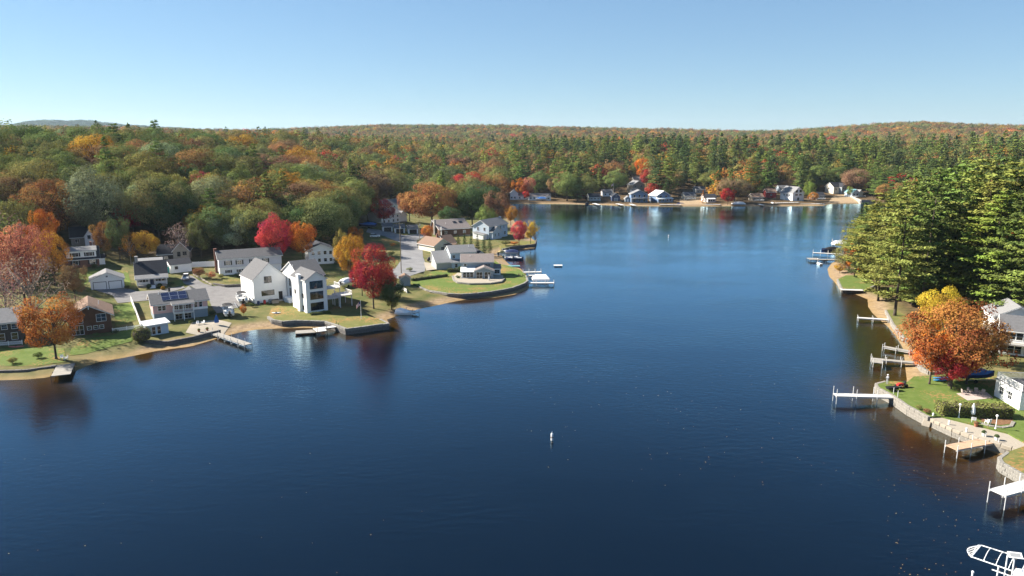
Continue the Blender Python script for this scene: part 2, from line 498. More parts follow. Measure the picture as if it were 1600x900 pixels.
class MB:
    def __init__(s):
        s.v = []; s.f = []

    def add(s, vs, fs):
        k = len(s.v); s.v += [tuple(p) for p in vs]; s.f += [tuple(i + k for i in f) for f in fs]; return s

    def box(s, x0, x1, y0, y1, z0, z1):
        return s.add([(x0, y0, z0), (x1, y0, z0), (x1, y1, z0), (x0, y1, z0), (x0, y0, z1), (x1, y0, z1), (x1, y1, z1), (x0, y1, z1)],
                     [(0, 3, 2, 1), (4, 5, 6, 7), (0, 1, 5, 4), (1, 2, 6, 5), (2, 3, 7, 6), (3, 0, 4, 7)])

    def slab(s, quad, t):
        """a quad (counter-clockwise from above) given thickness t downwards"""
        q = [Vector(p) for p in quad]
        return s.add(q + [p - Vector((0, 0, t)) for p in q],
                     [(0, 1, 2, 3), (7, 6, 5, 4), (0, 4, 5, 1), (1, 5, 6, 2), (2, 6, 7, 3), (3, 7, 4, 0)])

    def tube(s, a, b, ra, rb=None, n=8):
        rb = ra if rb is None else rb
        a, b = Vector(a), Vector(b)
        d = (b - a).normalized()
        x = d.orthogonal().normalized(); y = d.cross(x)
        vs = []
        for p, r in ((a, ra), (b, rb)):
            for i in range(n):
                t = 2 * PI * i / n
                vs.append(p + x * (math.cos(t) * r) + y * (math.sin(t) * r))
        fs = [(i, (i + 1) % n, n + (i + 1) % n, n + i) for i in range(n)] + [tuple(range(n))[::-1], tuple(range(n, 2 * n))]
        return s.add(vs, fs)

    def loft(s, rings, caps=True):
        n = len(rings[0]); vs = [p for r in rings for p in r]; fs = []
        for k in range(len(rings) - 1):
            for i in range(n):
                j = (i + 1) % n
                fs.append((k * n + i, k * n + j, (k + 1) * n + j, (k + 1) * n + i))
        if caps:
            fs.append(tuple(range(n))[::-1]); m = (len(rings) - 1) * n; fs.append(tuple(range(m, m + n)))
        return s.add(vs, fs)

    def lathe(s, prof, n=12, c=(0, 0, 0)):
        return s.loft([[(c[0] + r * math.cos(2 * PI * i / n), c[1] + r * math.sin(2 * PI * i / n), c[2] + z) for i in range(n)] for r, z in prof])

    def mesh(s, name, m, smooth=False):
        me = bpy.data.meshes.new(name); me.from_pydata(s.v, [], s.f); me.materials.append(m)
        if smooth: me.polygons.foreach_set('use_smooth', [True] * len(me.polygons))
        me.update(); return me

    def build(s, name, m, parent=None, loc=(0, 0, 0), rz=0.0, smooth=False):
        return link(name, s.mesh(name, m, smooth), parent, loc, rz)


WIN_CACHE = {}
FACE_ROT = {'F': 0.0, 'R': PI / 2, 'B': PI, 'L': -PI / 2}


def win_mesh(w, h, mull, fm):
    k = (round(w, 2), round(h, 2), mull, fm)
    if k not in WIN_CACHE:
        t = .07
        a = MB().box(-w / 2 - t, w / 2 + t, -.07, .02, h / 2, h / 2 + t).box(-w / 2 - t, w / 2 + t, -.10, .02, -h / 2 - t, -h / 2)
        a.box(-w / 2 - t, -w / 2, -.07, .02, -h / 2, h / 2).box(w / 2, w / 2 + t, -.07, .02, -h / 2, h / 2)
        for i in range(1, mull + 1):
            x = -w / 2 + w * i / (mull + 1); a.box(x - .022, x + .022, -.06, .02, -h / 2, h / 2)
        if mull == 0 or w / (mull + 1) < h:
            a.box(-w / 2, w / 2, -.055, .02, -.018, .018)
        p = MB().box(-w / 2, w / 2, -.03, .01, -h / 2, h / 2)
        WIN_CACHE[k] = (a.mesh('window', M[fm]), p.mesh('pane', M['glass']))
    return WIN_CACHE[k]


def win(root, face, x, y, z, w=1.0, h=1.3, mull=0, fm='white_trim', shut=None):
    a, p = win_mesh(w, h, mull, fm)
    o = link('window', a, root, (x, y, z), FACE_ROT[face])
    link('pane', p, o)
    if shut:
        for s in (-1, 1):
            MB().box(s * (w / 2 + .32) - .2, s * (w / 2 + .32) + .2, -.05, 0, -h / 2 - .05, h / 2 + .05).build('shutter', M[shut], o)
    return o


def door(root, face, x, y, z0, w=.95, h=2.1, m='black'):
    o = MB().box(-w / 2, w / 2, -.05, 0, 0, h).build('door', M[m], root, (x, y, z0), FACE_ROT[face])
    MB().box(-w / 2 - .1, -w / 2, -.07, 0, 0, h + .1).box(w / 2, w / 2 + .1, -.07, 0, 0, h + .1).box(-w / 2, w / 2, -.07, 0, h, h + .1).build('frame', M['white_trim'], o)
    MB().box(w / 2 - .14, w / 2 - .08, -.11, -.05, h * .45, h * .5).build('handle', M['alu'], o)
    return o


def garage_door(root, face, x, y, z0, w, h, m='white_trim', trim='black'):
    o = link('garage_door', None, root, (x, y, z0), FACE_ROT[face])
    n = 4
    me = MB().box(-w / 2, w / 2, -.05, 0, .01, h / n - .015).mesh('panel', M[m])
    for i in range(n): link('panel', me, o, (0, 0, i * h / n))
    MB().box(-w / 2 - .14, -w / 2, -.07, 0, 0, h + .14).box(w / 2, w / 2 + .14, -.07, 0, 0, h + .14).box(-w / 2, w / 2, -.07, 0, h, h + .14).build('frame', M[trim], o)
    return o


def wing(root, x0, x1, y0, y1, z0, h, rise, ridge, wm, rm, oh=.4, rp=.5, skirt=1.0, trim='white_trim', parts=('wall', 'roof')):
    """one volume of a house: walls with their gables, a roof of slabs with white edges, a footing"""
    a = MB(); zt = z0 + h
    if ridge == 'x':
        yr = y0 + (y1 - y0) * rp
        for x in (x0, x1):
            pass
        vs = [(x0, y0, z0), (x1, y0, z0), (x1, y1, z0), (x0, y1, z0), (x0, y0, zt), (x1, y0, zt), (x1, y1, zt), (x0, y1, zt), (x0, yr, zt + rise), (x1, yr, zt + rise)]
        a.add(vs, [(0, 1, 5, 4), (2, 3, 7, 6), (1, 2, 6, 9, 5), (3, 0, 4, 8, 7), (3, 2, 1, 0)])
        sf = rise / max(yr - y0, .01); sb = rise / max(y1 - yr, .01)
        e = .03
        quads = []
        if yr - y0 > .05: quads.append([(x0 - oh, y0 - oh, zt - oh * sf + e), (x1 + oh, y0 - oh, zt - oh * sf + e), (x1 + oh, yr, zt + rise + e), (x0 - oh, yr, zt + rise + e)])
        if y1 - yr > .05: quads.append([(x0 - oh, yr, zt + rise + e), (x1 + oh, yr, zt + rise + e), (x1 + oh, y1 + oh, zt - oh * sb + e), (x0 - oh, y1 + oh, zt - oh * sb + e)])
    elif ridge == 'y':
        xr = x0 + (x1 - x0) * rp
        vs = [(x0, y0, z0), (x1, y0, z0), (x1, y1, z0), (x0, y1, z0), (x0, y0, zt), (x1, y0, zt), (x1, y1, zt), (x0, y1, zt), (xr, y0, zt + rise), (xr, y1, zt + rise)]
        a.add(vs, [(0, 1, 5, 8, 4), (2, 3, 7, 9, 6), (1, 2, 6, 5), (3, 0, 4, 7), (3, 2, 1, 0)])
        sl = rise / max(xr - x0, .01); sr = rise / max(x1 - xr, .01); e = .03
        quads = [[(x0 - oh, y0 - oh, zt - oh * sl + e), (xr, y0 - oh, zt + rise + e), (xr, y1 + oh, zt + rise + e), (x0 - oh, y1 + oh, zt - oh * sl + e)],
                 [(xr, y0 - oh, zt + rise + e), (x1 + oh, y0 - oh, zt - oh * sr + e), (x1 + oh, y1 + oh, zt - oh * sr + e), (xr, y1 + oh, zt + rise + e)]]
    else:                                                   # lean-to, falling to the front
        vs = [(x0, y0, z0), (x1, y0, z0), (x1, y1, z0), (x0, y1, z0), (x0, y0, zt), (x1, y0, zt), (x1, y1, zt + rise), (x0, y1, zt + rise)]
        a.add(vs, [(0, 1, 5, 4), (2, 3, 7, 6), (1, 2, 6, 5), (3, 0, 4, 7), (3, 2, 1, 0)])
        s = rise / (y1 - y0); e = .03
        quads = [[(x0 - oh, y0 - oh, zt - oh * s + e), (x1 + oh, y0 - oh, zt - oh * s + e), (x1 + oh, y1, zt + rise + e), (x0 - oh, y1, zt + rise + e)]]
    a.build(parts[0], M[wm], root)
    up = Vector((0, 0, .17))
    rb = MB(); tb = MB()
    for q in quads:
        q = [Vector(p) for p in q]
        rb.slab([p + up for p in q], .10)
        c = sum(q, Vector()) / 4
        tb.slab([Vector((c.x + (p.x - c.x) * 1.006, c.y + (p.y - c.y) * 1.006, p.z)) + Vector((0, 0, .068)) for p in q], .16)
    ro = rb.build(parts[1], M[rm], root)
    tb.build('trim', M[trim], ro)
    if skirt: MB().box(x0 + .05, x1 - .05, y0 + .05, y1 - .05, z0 - skirt, z0 + .002).build('foundation', M['conc'], root)
    return ro


def chimney(root, x, y, z0, z1, w=.7, m='brick'):
    o = MB().box(x - w / 2, x + w / 2, y - w / 2, y + w / 2, z0, z1).box(x - w / 2 - .06, x + w / 2 + .06, y - w / 2 - .06, y + w / 2 + .06, z1, z1 + .12).build('chimney', M[m], root)
    return o


def vent(root, x, y, z):
    MB().tube((x, y, z - .3), (x, y, z + .6), .07).build('vent_pipe', M['white_trim'], root)


def frame2(u0, v0, u1, v1, z=None):
    p0, p1 = (G(u0, v0), G(u1, v1)) if z is None else (W(u0, v0, z), W(u1, v1, z))
    d = p1 - p0
    return Vector((p0.x, p0.y, (p0.z + p1.z) / 2)), math.atan2(d.y, d.x), math.hypot(d.x, d.y)


def railing(root, pts, z, h=1.0, m='white_trim', step=.16, name='railing'):
    b = MB()
    for a, c in zip(pts, pts[1:]):
        a = Vector((*a, z)); c = Vector((*c, z)); up = Vector((0, 0, h)); n = max(2, int((c - a).length / step))
        b.tube(a + up, c + up, .05, n=4); b.tube(a + up * .15, c + up * .15, .035, n=4)
        for i in range(n + 1):
            p = a.lerp(c, i / n); b.tube(p, p + up, .05 if i in (0, n) else .018, n=4)
    return b.build(name, M[m], root)


def deck(root, x0, x1, y0, y1, z, zb, rails, m='white_trim', fm='wood'):
    d = MB().box(x0, x1, y0, y1, z - .2, z).build('deck', M[fm], root)
    for x in (x0 + .15, x1 - .15):
        for y in (y0 + .15, y1 - .15):
            MB().box(x - .08, x + .08, y - .08, y + .08, zb, z - .2).build('post', M[m], d)
    if rails: railing(d, rails, z, 1.0, m)
    return d


def steps(root, x0, x1, y, z0, z1, n=4, m='white_trim'):
    o = link('stairs', None, root)
    for i in range(n):
        z = z0 + (z1 - z0) * (i + 1) / n
        MB().box(x0, x1, y - .3 * (n - i), y - .3 * (n - i - 1), z0 - .3, z).build('step', M[m], o)
    return o

# ------------------------------------------------------------------ level yards behind shore walls, then the ground, lake and roads
import bmesh


def yard(name, px, z, m, down=1.6):
    pw = [tuple(W(u, v, z)[:2]) for u, v in px]
    area = sum(a[0] * b[1] - b[0] * a[1] for a, b in zip(pw, pw[1:] + pw[:1]))
    if area < 0: pw.reverse()
    SLABS.append((pw, z))
    n = len(pw)
    b = MB().add([(x, y, z) for x, y in pw] + [(x, y, z - down) for x, y in pw],
                 [tuple(range(n))] + [(i, i + n, (i + 1) % n + n, (i + 1) % n) for i in range(n)])
    return tag(b.build(name, M[m]), kind='structure')


yard('lawn', [(419, 494), (426, 499), (442, 501.5), (463, 500), (508, 501.5), (528, 508), (541, 513), (590, 506.5), (607, 505), (594, 498), (575, 494),
              (560, 480), (528, 478), (500, 470), (470, 466), (440, 474), (424, 482)], 1.5, 'grass_dry')
yard('lawn', [(640, 441), (655, 447), (668, 453), (700, 458), (720, 459), (766, 455), (800, 449), (818, 442.5), (824, 438), (822, 430), (812, 421), (798, 416),
              (780, 412), (770, 404), (700, 420), (676, 424), (655, 436)], 1.5, 'grass')
yard('lawn', [(1369, 599), (1384, 595), (1418, 596.5), (1428, 588), (1470, 586), (1545, 586), (1640, 600), (1680, 690), (1600, 690), (1575, 676), (1470, 650),
              (1452, 651), (1420, 634), (1395, 617), (1372, 605)], 1.6, 'grass')
yard('patio', [(1453, 652), (1468, 650.5), (1574, 676.5), (1599, 690.5), (1690, 692), (1690, 745), (1600, 703), (1530, 684), (1490, 669)], 1.35, 'sandpave')
yard('lawn', [(1562, 715), (1575, 706), (1600, 697), (1700, 730), (1760, 790), (1640, 760), (1600, 741), (1566, 722)], 1.5, 'grass_dry')
yard('terrace', [(1309, 436), (1322, 430), (1356, 430), (1366, 446), (1352, 452), (1316, 451)], 1.2, 'grass')
yard('lawn', [(1384, 484), (1400, 484), (1425, 498), (1425, 530), (1414, 528), (1396, 506)], 1.1, 'grass_dry')
yard('lawn', [(780, 383), (799, 378), (835, 376), (838, 374.5), (836, 381), (799, 385), (784, 389)], 1.3, 'grass_dry')

DEV_PX = [(-160, 620), (-160, 450), (40, 452), (88, 402), (104, 366), (162, 368), (175, 400), (225, 408), (262, 398), (312, 406), (335, 402), (440, 398),
          (470, 392), (545, 388), (560, 362), (578, 330), (640, 316), (668, 335), (690, 341), (745, 338), (800, 336), (850, 376), (840, 455), (610, 525), (0, 610)]
DEV = [tuple(G(u, v)[:2]) for u, v in DEV_PX]
DEV_R = [tuple(W(u, v, 2)[:2]) for u, v in [(1280, 470), (1300, 425), (1375, 440), (1420, 490), (1500, 482), (1530, 470), (1700, 470), (1900, 900), (1500, 800), (1300, 620)]]


def axis(lo, hi, step, far, g=1.13):
    a = list(np.arange(lo, hi + .1, step)); s = step
    x = hi
    while x < far[1]: s *= g; x += s; a.append(x)
    s = step; x = lo; pre = []
    while x > far[0]: s *= g; x -= s; pre.append(x)
    return np.array(pre[::-1] + a)


xs = axis(-190, 330, 2.6, (-9000, 9000), 1.10)
ys = axis(80, 560, 2.4, (-700, 9600), 1.06)
XX, YY = np.meshgrid(xs, ys)
DD = poly_sd(XX, YY, LAKE)
ZZ = terrain(XX, YY, DD)
for p, z in SLABS:                                          # ground under a level yard stays below its top
    q = poly_sd(XX, YY, p)
    ZZ = np.where(q < 1.0, np.minimum(ZZ, z - .35), ZZ)
nx, ny = len(xs), len(ys)
me = bpy.data.meshes.new('ground')
idx = np.arange(nx * ny).reshape(ny, nx)
quads = np.stack([idx[:-1, :-1], idx[:-1, 1:], idx[1:, 1:], idx[1:, :-1]], -1).reshape(-1, 4)


def fast_mesh(me, verts, quads, smooth=True):
    nv, nq = len(verts), len(quads); k = quads.shape[1]
    me.vertices.add(nv); me.vertices.foreach_set('co', np.asarray(verts, np.float32).ravel())
    me.loops.add(nq * k); me.loops.foreach_set('vertex_index', np.asarray(quads, np.int32).ravel())
    me.polygons.add(nq); me.polygons.foreach_set('loop_start', np.arange(0, nq * k, k, dtype=np.int32))
    if smooth: me.polygons.foreach_set('use_smooth', np.ones(nq, bool))
    me.update(calc_edges=True)
    return me


fast_mesh(me, np.stack([XX, YY, ZZ], -1).reshape(-1, 3), quads)
dev = sst(6, -6, poly_sd(XX, YY, DEV)) + sst(4, -4, poly_sd(XX, YY, DEV_R))
zone = np.ones((ny, nx, 4), np.float32)
zone[..., 0] = np.clip(dev, 0, 1)
zone[..., 1] = sst(6.5, 3, DD + bumps(XX, YY, 6, 31) * 3.5) * np.where((XX < -82) & (YY < 160), .25, 1.0)
zone[..., 2] = np.maximum(sst(.5, -2.0, DD), .75 * sst(2.4, .4, DD + bumps(XX, YY, 5, 33) * 1.2))
at = me.attributes.new('zone', 'FLOAT_COLOR', 'POINT'); at.data.foreach_set('color', zone.ravel())
me.materials.append(ground_mat())
tag(link('ground', me), kind='structure')

wx = axis(-240, 300, 5, (-330, 420), 1.2); wy = axis(40, 620, 5, (-300, 700), 1.2)
WX, WY = np.meshgrid(wx, wy)
WD = poly_sd(WX, WY, LAKE)
wi = np.arange(WX.size).reshape(WX.shape)
wq = np.stack([wi[:-1, :-1], wi[:-1, 1:], wi[1:, 1:], wi[1:, :-1]], -1).reshape(-1, 4)
keep = (WD.ravel()[wq].min(1) < 6)
wm_ = bpy.data.meshes.new('lake_water')
fast_mesh(wm_, np.stack([WX, WY, np.zeros_like(WX)], -1).reshape(-1, 3), wq[keep])
at = wm_.attributes.new('depth', 'FLOAT', 'POINT'); at.data.foreach_set('value', np.maximum(0, -WD * .11).astype(np.float32).ravel())
wm_.materials.append(water_mat())
tag(link('lake_water', wm_), kind='structure')


def drape(name, px, m, dz=.07):
    bm = bmesh.new()
    vs = [bm.verts.new(G(u, v)) for u, v in px]
    bm.faces.new(vs)
    bmesh.ops.triangulate(bm, faces=bm.faces)
    for _ in range(5):
        long = [e for e in bm.edges if e.calc_length() > 4]
        if not long: break
        bmesh.ops.subdivide_edges(bm, edges=long, cuts=1)
        bmesh.ops.triangulate(bm, faces=[f for f in bm.faces if len(f.verts) > 3])
    for v in bm.verts: v.co.z = hz(v.co.x, v.co.y) + dz
    bmesh.ops.recalc_face_normals(bm, faces=bm.faces)
    if sum(f.normal.z for f in bm.faces) < 0: bmesh.ops.reverse_faces(bm, faces=bm.faces)
    me = bpy.data.meshes.new(name); bm.to_mesh(me); bm.free(); me.materials.append(M[m])
    return tag(link(name, me), kind='structure')


drape('road', [(596, 430), (618, 419), (626, 408), (627, 392), (625, 379), (600, 369), (572, 363), (575, 357), (605, 361), (632, 368), (650, 366), (664, 364), (666, 368),
               (655, 374), (660, 388), (661, 402), (665, 412), (664, 424), (645, 430), (625, 436)], 'asphalt', .07)
drape('driveway', [(286, 430), (300, 431), (318, 443), (332, 447), (390, 446), (392, 470), (372, 480), (352, 488), (338, 490), (330, 478), (326, 466), (300, 448), (280, 440)], 'drive', .07)
drape('driveway', [(146, 453), (200, 451), (214, 456), (262, 452), (280, 444), (290, 450), (262, 458), (240, 466), (230, 470), (184, 474), (176, 462)], 'drive', .11)
drape('driveway', [(662, 410), (682, 412), (684, 421), (666, 423)], 'sandpave', .11)
drape('lawn', [(178, 478), (206, 472), (214, 500), (180, 512)], 'grass', .06)
drape('lawn', [(112, 545), (130, 530), (175, 524), (212, 508), (222, 520), (205, 534), (165, 544), (135, 553), (108, 556)], 'grass', .06)
drape('lawn', [(110, 425), (160, 419), (200, 424), (205, 446), (197, 449), (192, 430), (165, 420), (140, 440), (120, 455)], 'grass', .06)
drape('lawn', [(264, 440), (284, 438), (290, 447), (268, 450)], 'grass', .13)
drape('lawn', [(346, 432), (384, 430), (386, 440), (350, 441)], 'grass_dry', .06)
drape('lawn', [(0, 545), (60, 540), (100, 545), (104, 566), (60, 572), (0, 572)], 'grass', .06)
drape('lawn', [(594, 372), (622, 377), (624, 383), (600, 384)], 'grass_dry', .06)
drape('lawn', [(590, 412), (622, 403), (623, 413), (600, 424)], 'grass_dry', .06)
drape('lawn', [(600, 358), (664, 359), (668, 366), (634, 369)], 'grass_dry', .06)
drape('path', [(300, 504), (340, 500), (362, 505), (350, 522), (312, 525), (290, 520)], 'sandpave', .08)
drape('beach', [(1294, 317.5), (1300, 309), (1305, 305), (1325, 304), (1337, 310), (1343, 317)], 'sand', .15)
drape('beach', [(1062, 320.5), (1062, 309), (1085, 306), (1102, 309), (1104, 320.5)], 'sand', .15)

# ------------------------------------------------------------------ houses
HOUSES = []          # (x, y, radius) kept clear of woodland


def house(name, label, u0, v0, u1, v1, cat='house', z=None, rad=9, yaw=None, width=None, group=None):
    p, a, w = frame2(u0, v0, u1, v1, z)
    if yaw is not None: a = math.radians(yaw)
    if width: w = width
    r = thing(name, label, cat, p, a, group)
    c = Matrix.Rotation(a, 3, 'Z') @ Vector((w / 2, w * .35, 0)) + p
    HOUSES.append((c.x, c.y, max(rad, w * .6)))
    return r, w


# brick cape with a white shed dormer
r, w = house('brick_house', 'brick house with white upper storey and black shutters beside orange trees', 104, 419, 156, 416)
wing(r, 0, w, 0, 8, 0, 2.7, 3.2, 'x', 'brick', 'roof_dark', skirt=2)
wing(r, .3, w - .6, .25, 4, 2.86, 2.2, .9, 'lean', 'white', 'roof_light', oh=.25, skirt=0, parts=('dormer', 'dormer_roof'))
for x in (w * .3, w * .72): win(r, 'F', x, .25, 4.0, 1.7, 1.1, 1, shut='black')
for x in (w * .28, w * .8): win(r, 'F', x, 0, 1.5, 1.5, 1.2, 1, shut='black')
wing(r, -2.4, -.02, 1, 6, 0, 2.2, 1.2, 'x', 'brick', 'roof_dark', oh=.25)
win(r, 'F', -1.2, 1, 1.3, .9, .9, 0)
wing(r, w + .02, w + 1.6, 2, 6, 0, 2.1, .8, 'lean', 'white', 'roof_dark', oh=.2)
chimney(r, w * .8, 5.5, 3.5, 7.2)

# dark house further up in the trees
r, w = house('dark_roofed_house', 'dark roofed house with white gable in the trees behind the brick house', 112, 384, 160, 382)
wing(r, 0, w, 0, 8, 0, 3, 3, 'x', 'taupe', 'roof_dark', skirt=2)
wing(r, w * .45, w * .78, -2, 3, 0, 3.4, 2.1, 'y', 'white', 'roof_dark', oh=.3, skirt=2)
win(r, 'F', w * .6, -2, 3, 1, 1.2); win(r, 'F', w * .2, 0, 1.6, 1.2, 1.2, 1)

# white two-car garage
r, w = house('white_garage', 'white two car garage with black trimmed doors and grey gable roof', 142.5, 453, 195, 450.5, 'garage')
wing(r, 0, w, 0, 7.5, 0, 2.75, 2.0, 'y', 'white', 'roof_light', oh=.35)
for x in (w * .27, w * .73): garage_door(r, 'F', x, 0, 0.05, 3.1, 2.1)
win(r, 'F', w / 2, 0, 3.7, .5, .4)
win(r, 'L', 0, 3.5, 1.5, .9, .9)

# white cape with porch
r, w = house('white_cape_house', 'white cape house with dark roof, black shutters and front porch railing', 214, 447, 262, 444.5)
wing(r, 0, w, 0, 9, 0, 3.0, 3.6, 'x', 'white', 'roof_dark', rp=.5, skirt=1.5)  # shade on the steep front slope is put into the charcoal colour
wing(r, -.15, w + .15, -2.0, -.02, 2.35, .02, .75, 'lean', 'white_trim', 'roof_light', oh=.2, skirt=0, parts=('porch_ceiling', 'porch_roof'))
wing(r, .8, w - .8, 5.2, 8.6, 3.0, 3.4, .5, 'lean', 'white', 'roof_light', oh=.2, skirt=0, parts=('dormer', 'dormer_roof'))
for x in (1.1, 2.9, w - 2.9, w - 1.1): win(r, 'F', x, 0, 1.75, .85, 1.1, 0, shut='black')
door(r, 'F', w / 2, 0, .4, 1.0, 2.05, 'navy')
d = MB().box(.2, w - .2, -1.8, -.02, -.5, .4).build('porch_deck', M['wood'], r)
railing(d, [(.3, -.1), (.3, -1.75), (w / 2 - .9, -1.75)], .4, .9); railing(d, [(w / 2 + .9, -1.75), (w - .3, -1.75), (w - .3, -.1)], .4, .9)
for x in (.3, w / 2 - .9, w / 2 + .9, w - .3): MB().box(x - .07, x + .07, -1.85, -1.71, .4, 2.35).build('porch_post', M['white_trim'], r)
steps(r, w / 2 - .8, w / 2 + .8, -1.82, -.4, .4, 5)
for y in (2, 4.5, 7): win(r, 'L', 0, y, 1.7, .8, 1.1); win(r, 'L', 0, 4.5, 4.5, .8, 1.1) if y == 4.5 else None
chimney(r, .4, 4.5, 5, 8.2, .8, 'conc')

# dark gabled house and white low garage behind it
r, w = house('dark_gable_house', 'dark brown gabled house behind the low white garage', 246, 412, 297, 411)
wing(r, 0, w * .55, 2, 9, 0, 3, 2.6, 'x', 'darkwood', 'roof_dark', skirt=2)
wing(r, w * .5, w, 0, 8, 0, 4.2, 2.7, 'y', 'taupe', 'roof_dark', skirt=2)
win(r, 'F', w * .68, 0, 3.0, 1.0, 1.6, fm='taupe'); win(r, 'F', w * .86, 0, 3.2, 1.2, 1.2, 1, fm='taupe')
win(r, 'F', w * .25, 2, 1.6, 1.1, 1.1)
r, w = house('low_white_garage', 'low white garage with charcoal roof and one small window', 267, 427.5, 300, 423.5, 'garage')
wing(r, 0, w, 0, 6, 0, 2.6, 1.3, 'x', 'white', 'roof_dark', oh=.25)
win(r, 'F', w * .28, 0, 1.6, .8, .8, fm='black')
wing(r, -1.7, -.02, 1.5, 5, 0, 2.1, .6, 'lean', 'teal', 'roof_light', oh=.15)

# long white two-storey house
r, w = house('long_white_house', 'long pale two storey house with grey roof and brick chimney at its end', 344, 430.5, 440, 422)
wing(r, -.15, w + .15, -.35, 8, 2.3, 2.9, 2.0, 'x', 'lavender', 'roof_grey', skirt=0)
MB().box(0, w, 0, 8, -1.5, 2.298).build('lower_wall', M['white'], r)
for x in (2.6, 6, 10, 14): win(r, 'F', x, -.35, 3.75, 1.3 if x < 8 else 1.1, 1.25, 1, shut='black'); win(r, 'F', x, 0, 1.0, .95, .8, 0, shut='black')
for y in (2.5, 6): win(r, 'L', -.15, y, 3.75, .8, 1.1)
chimney(r, -.55, 4, -1, 7.9, .8, 'brick')
vent(r, w * .6, 5, 6.4)

# pink house with solar panels
r, w = house('pink_house', 'pink house with grey roof, solar panels and white balcony', 241, 503, 326, 494)
ro = wing(r, 0, w, 0, 8.5, 2.0, 2.4, 1.9, 'x', 'pink', 'roof_grey', skirt=0, oh=.5)
MB().box(.1, w - .1, .1, 8.4, -1.2, 1.998).build('lower_wall', M['bluegrey'], r)
sl = 1.9 / 4.25
ph = math.atan(sl)
pm = MB().box(-.94, .94, -.80, .80, 0, .05).mesh('solar_panel', M['solar'])
for i in range(3):
    for j in range(2):
        y = .9 + j * 1.52
        o = link('solar_panel', pm, ro, (w * .26 + i * 1.95, y + .6, 4.40 + sl * (y + .6) + .30)); o.rotation_euler = (ph, 0, 0)
        MB().box(-.97, .97, -.83, -.80, -.02, .06).box(-.97, .97, .80, .83, -.02, .06).box(-.97, -.94, -.80, .80, -.02, .06).box(.94, .97, -.80, .80, -.02, .06).build('frame', M['alu'], o)
for x in (1.5, 2.45): win(r, 'F', x, 0, 3.3, .75, 1.15)
d = MB().box(w * .35, w * .72, -1.7, -.02, 1.75, 1.95).build('balcony', M['wood_w'], r)
railing(d, [(w * .35, -.05), (w * .35, -1.65), (w * .72, -1.65), (w * .72, -.05)], 1.95, .95)
for x in (w * .355, w * .53, w * .715): MB().box(x - .07, x + .07, -1.7, -1.56, -1, 4.25).build('balcony_post', M['white_trim'], r)
wing(r, w * .33, w * .74, -1.9, -.02, 4.1, .02, .35, 'lean', 'white_trim', 'roof_grey', oh=.1, skirt=0, parts=('porch_ceiling', 'porch_roof'))
for x, ww in ((w * .42, .8), (w * .52, 1.3), (w * .64, 1.3)): win(r, 'F', x, 0, 3.1, ww, 1.5, 1)
for x in (w * .78, w * .87): win(r, 'F', x, 0, 3.3, .7, 1.3)
MB().box(w * .73, w - .02, -.12, -.01, 2.05, 2.6).build('white_band', M['white_trim'], r)
for x in (w * .45, w * .62): win(r, 'F', x, .1, .8, 1.5, 1.5, 1)
MB().tube((w * .36, 5.0, 5.8), (w * .36, 5.0, 7.4), .25, n=8).build('flue', M['black'], r)
vent(r, w * .15, 3.6, 6.3)
wing(r, w * .58, w + .4, 4.4, 12.5, 2.0, 2.0, 1.7, 'y', 'pink', 'roof_grey', skirt=3)

# white garden shed by the ball-shaped bush
r, w = house('white_shed', 'small white shed with glass doors beside the round bush', 231, 526, 264, 520, 'shed', rad=4)
wing(r, 0, w, 0, 3, 0, 2.5, .45, 'lean', 'paleblue', 'roof_white', oh=.4)  # bluish shade on the white wall is put into the siding colour
for x in (w * .3, w * .55): win(r, 'F', x, 0, 1.15, .75, 1.7, 0)

# brown chalet
r, w = house('brown_chalet', 'dark brown chalet with white edged gable and brown roof', 109, 526, 176, 518.5)
wing(r, 0, w, 0, 11, 0, 4.4, 2.4, 'y', 'brownwood', 'roof_brown', oh=.7, skirt=2)
win(r, 'F', w * .77, 0, 3.7, 1.9, 1.7, 1); win(r, 'F', w * .22, 0, 3.7, 2.0, 1.6, 1)
win(r, 'F', w * .2, 0, 1.3, 2.3, 2.1, 2)
for x in (w * .47, w * .62, w * .76): win(r, 'F', x, 0, 1.5, .8, .8)
for y in (3, 7): win(r, 'R', w, y, 3.4, 1.0, 1.1)
MB().box(w * .49, w * .51, -.75, -.6, 6.0, 6.9).build('king_post', M['white_trim'], r)
vent(r, w * .75, 5, 6.2)

# dark house at the picture's left edge
r, w = house('grey_shingled_house', 'dark shingled house with white windows at the far left edge', -45, 545, 34, 536)
wing(r, 0, w, 0, 9, 0, 5.0, 2.2, 'x', 'darkwood', 'roof_light', skirt=2)
for x in (w * .45, w * .62, w * .88): win(r, 'F', x, 0, 1.8, 1.1, 1.5)
for x in (w * .5, w * .7, w * .9): win(r, 'F', x, 0, 4.0, 1.0, 1.0)

# big new white house: left gable, link, right block with a three-storey bay
r, w = house('large_white_house', 'large new white house with two gabled wings and black windows on the lawn', 398, 475, 449, 467.5, rad=12)
wing(r, 0, w, 0, 11, 0, 6.6, 4.2, 'y', 'white', 'roof_grey', oh=.25, skirt=2)
win(r, 'F', w * .44, 0, 6.3, 1.9, 1.7, 1, 'black'); win(r, 'F', w * .42, 0, 2.6, 3.4, 1.3, 2, 'black')
door(r, 'F', w * .80, 0, .3, 1.1, 2.3); MB().box(w * .8 - 1, w * .8 + 1, -1.0, -.01, -.5, .3).build('doorstep', M['conc'], r)
LW = r.matrix_basis.copy()
pb = r.matrix_basis.inverted() @ G(480, 489.5); pc = r.matrix_basis.inverted() @ G(514, 485.5)
x0, y0 = pb.x, pb.y; bw = (pc - pb).length
zb = pb.z
mx0 = w + .2
wing(r, mx0, max(x0 + bw + 3.5, mx0 + 7), y0 + 9.7, 3.2, zb, 7.9, 3.3, 'x', 'white', 'roof_grey', oh=.3, skirt=1.5)
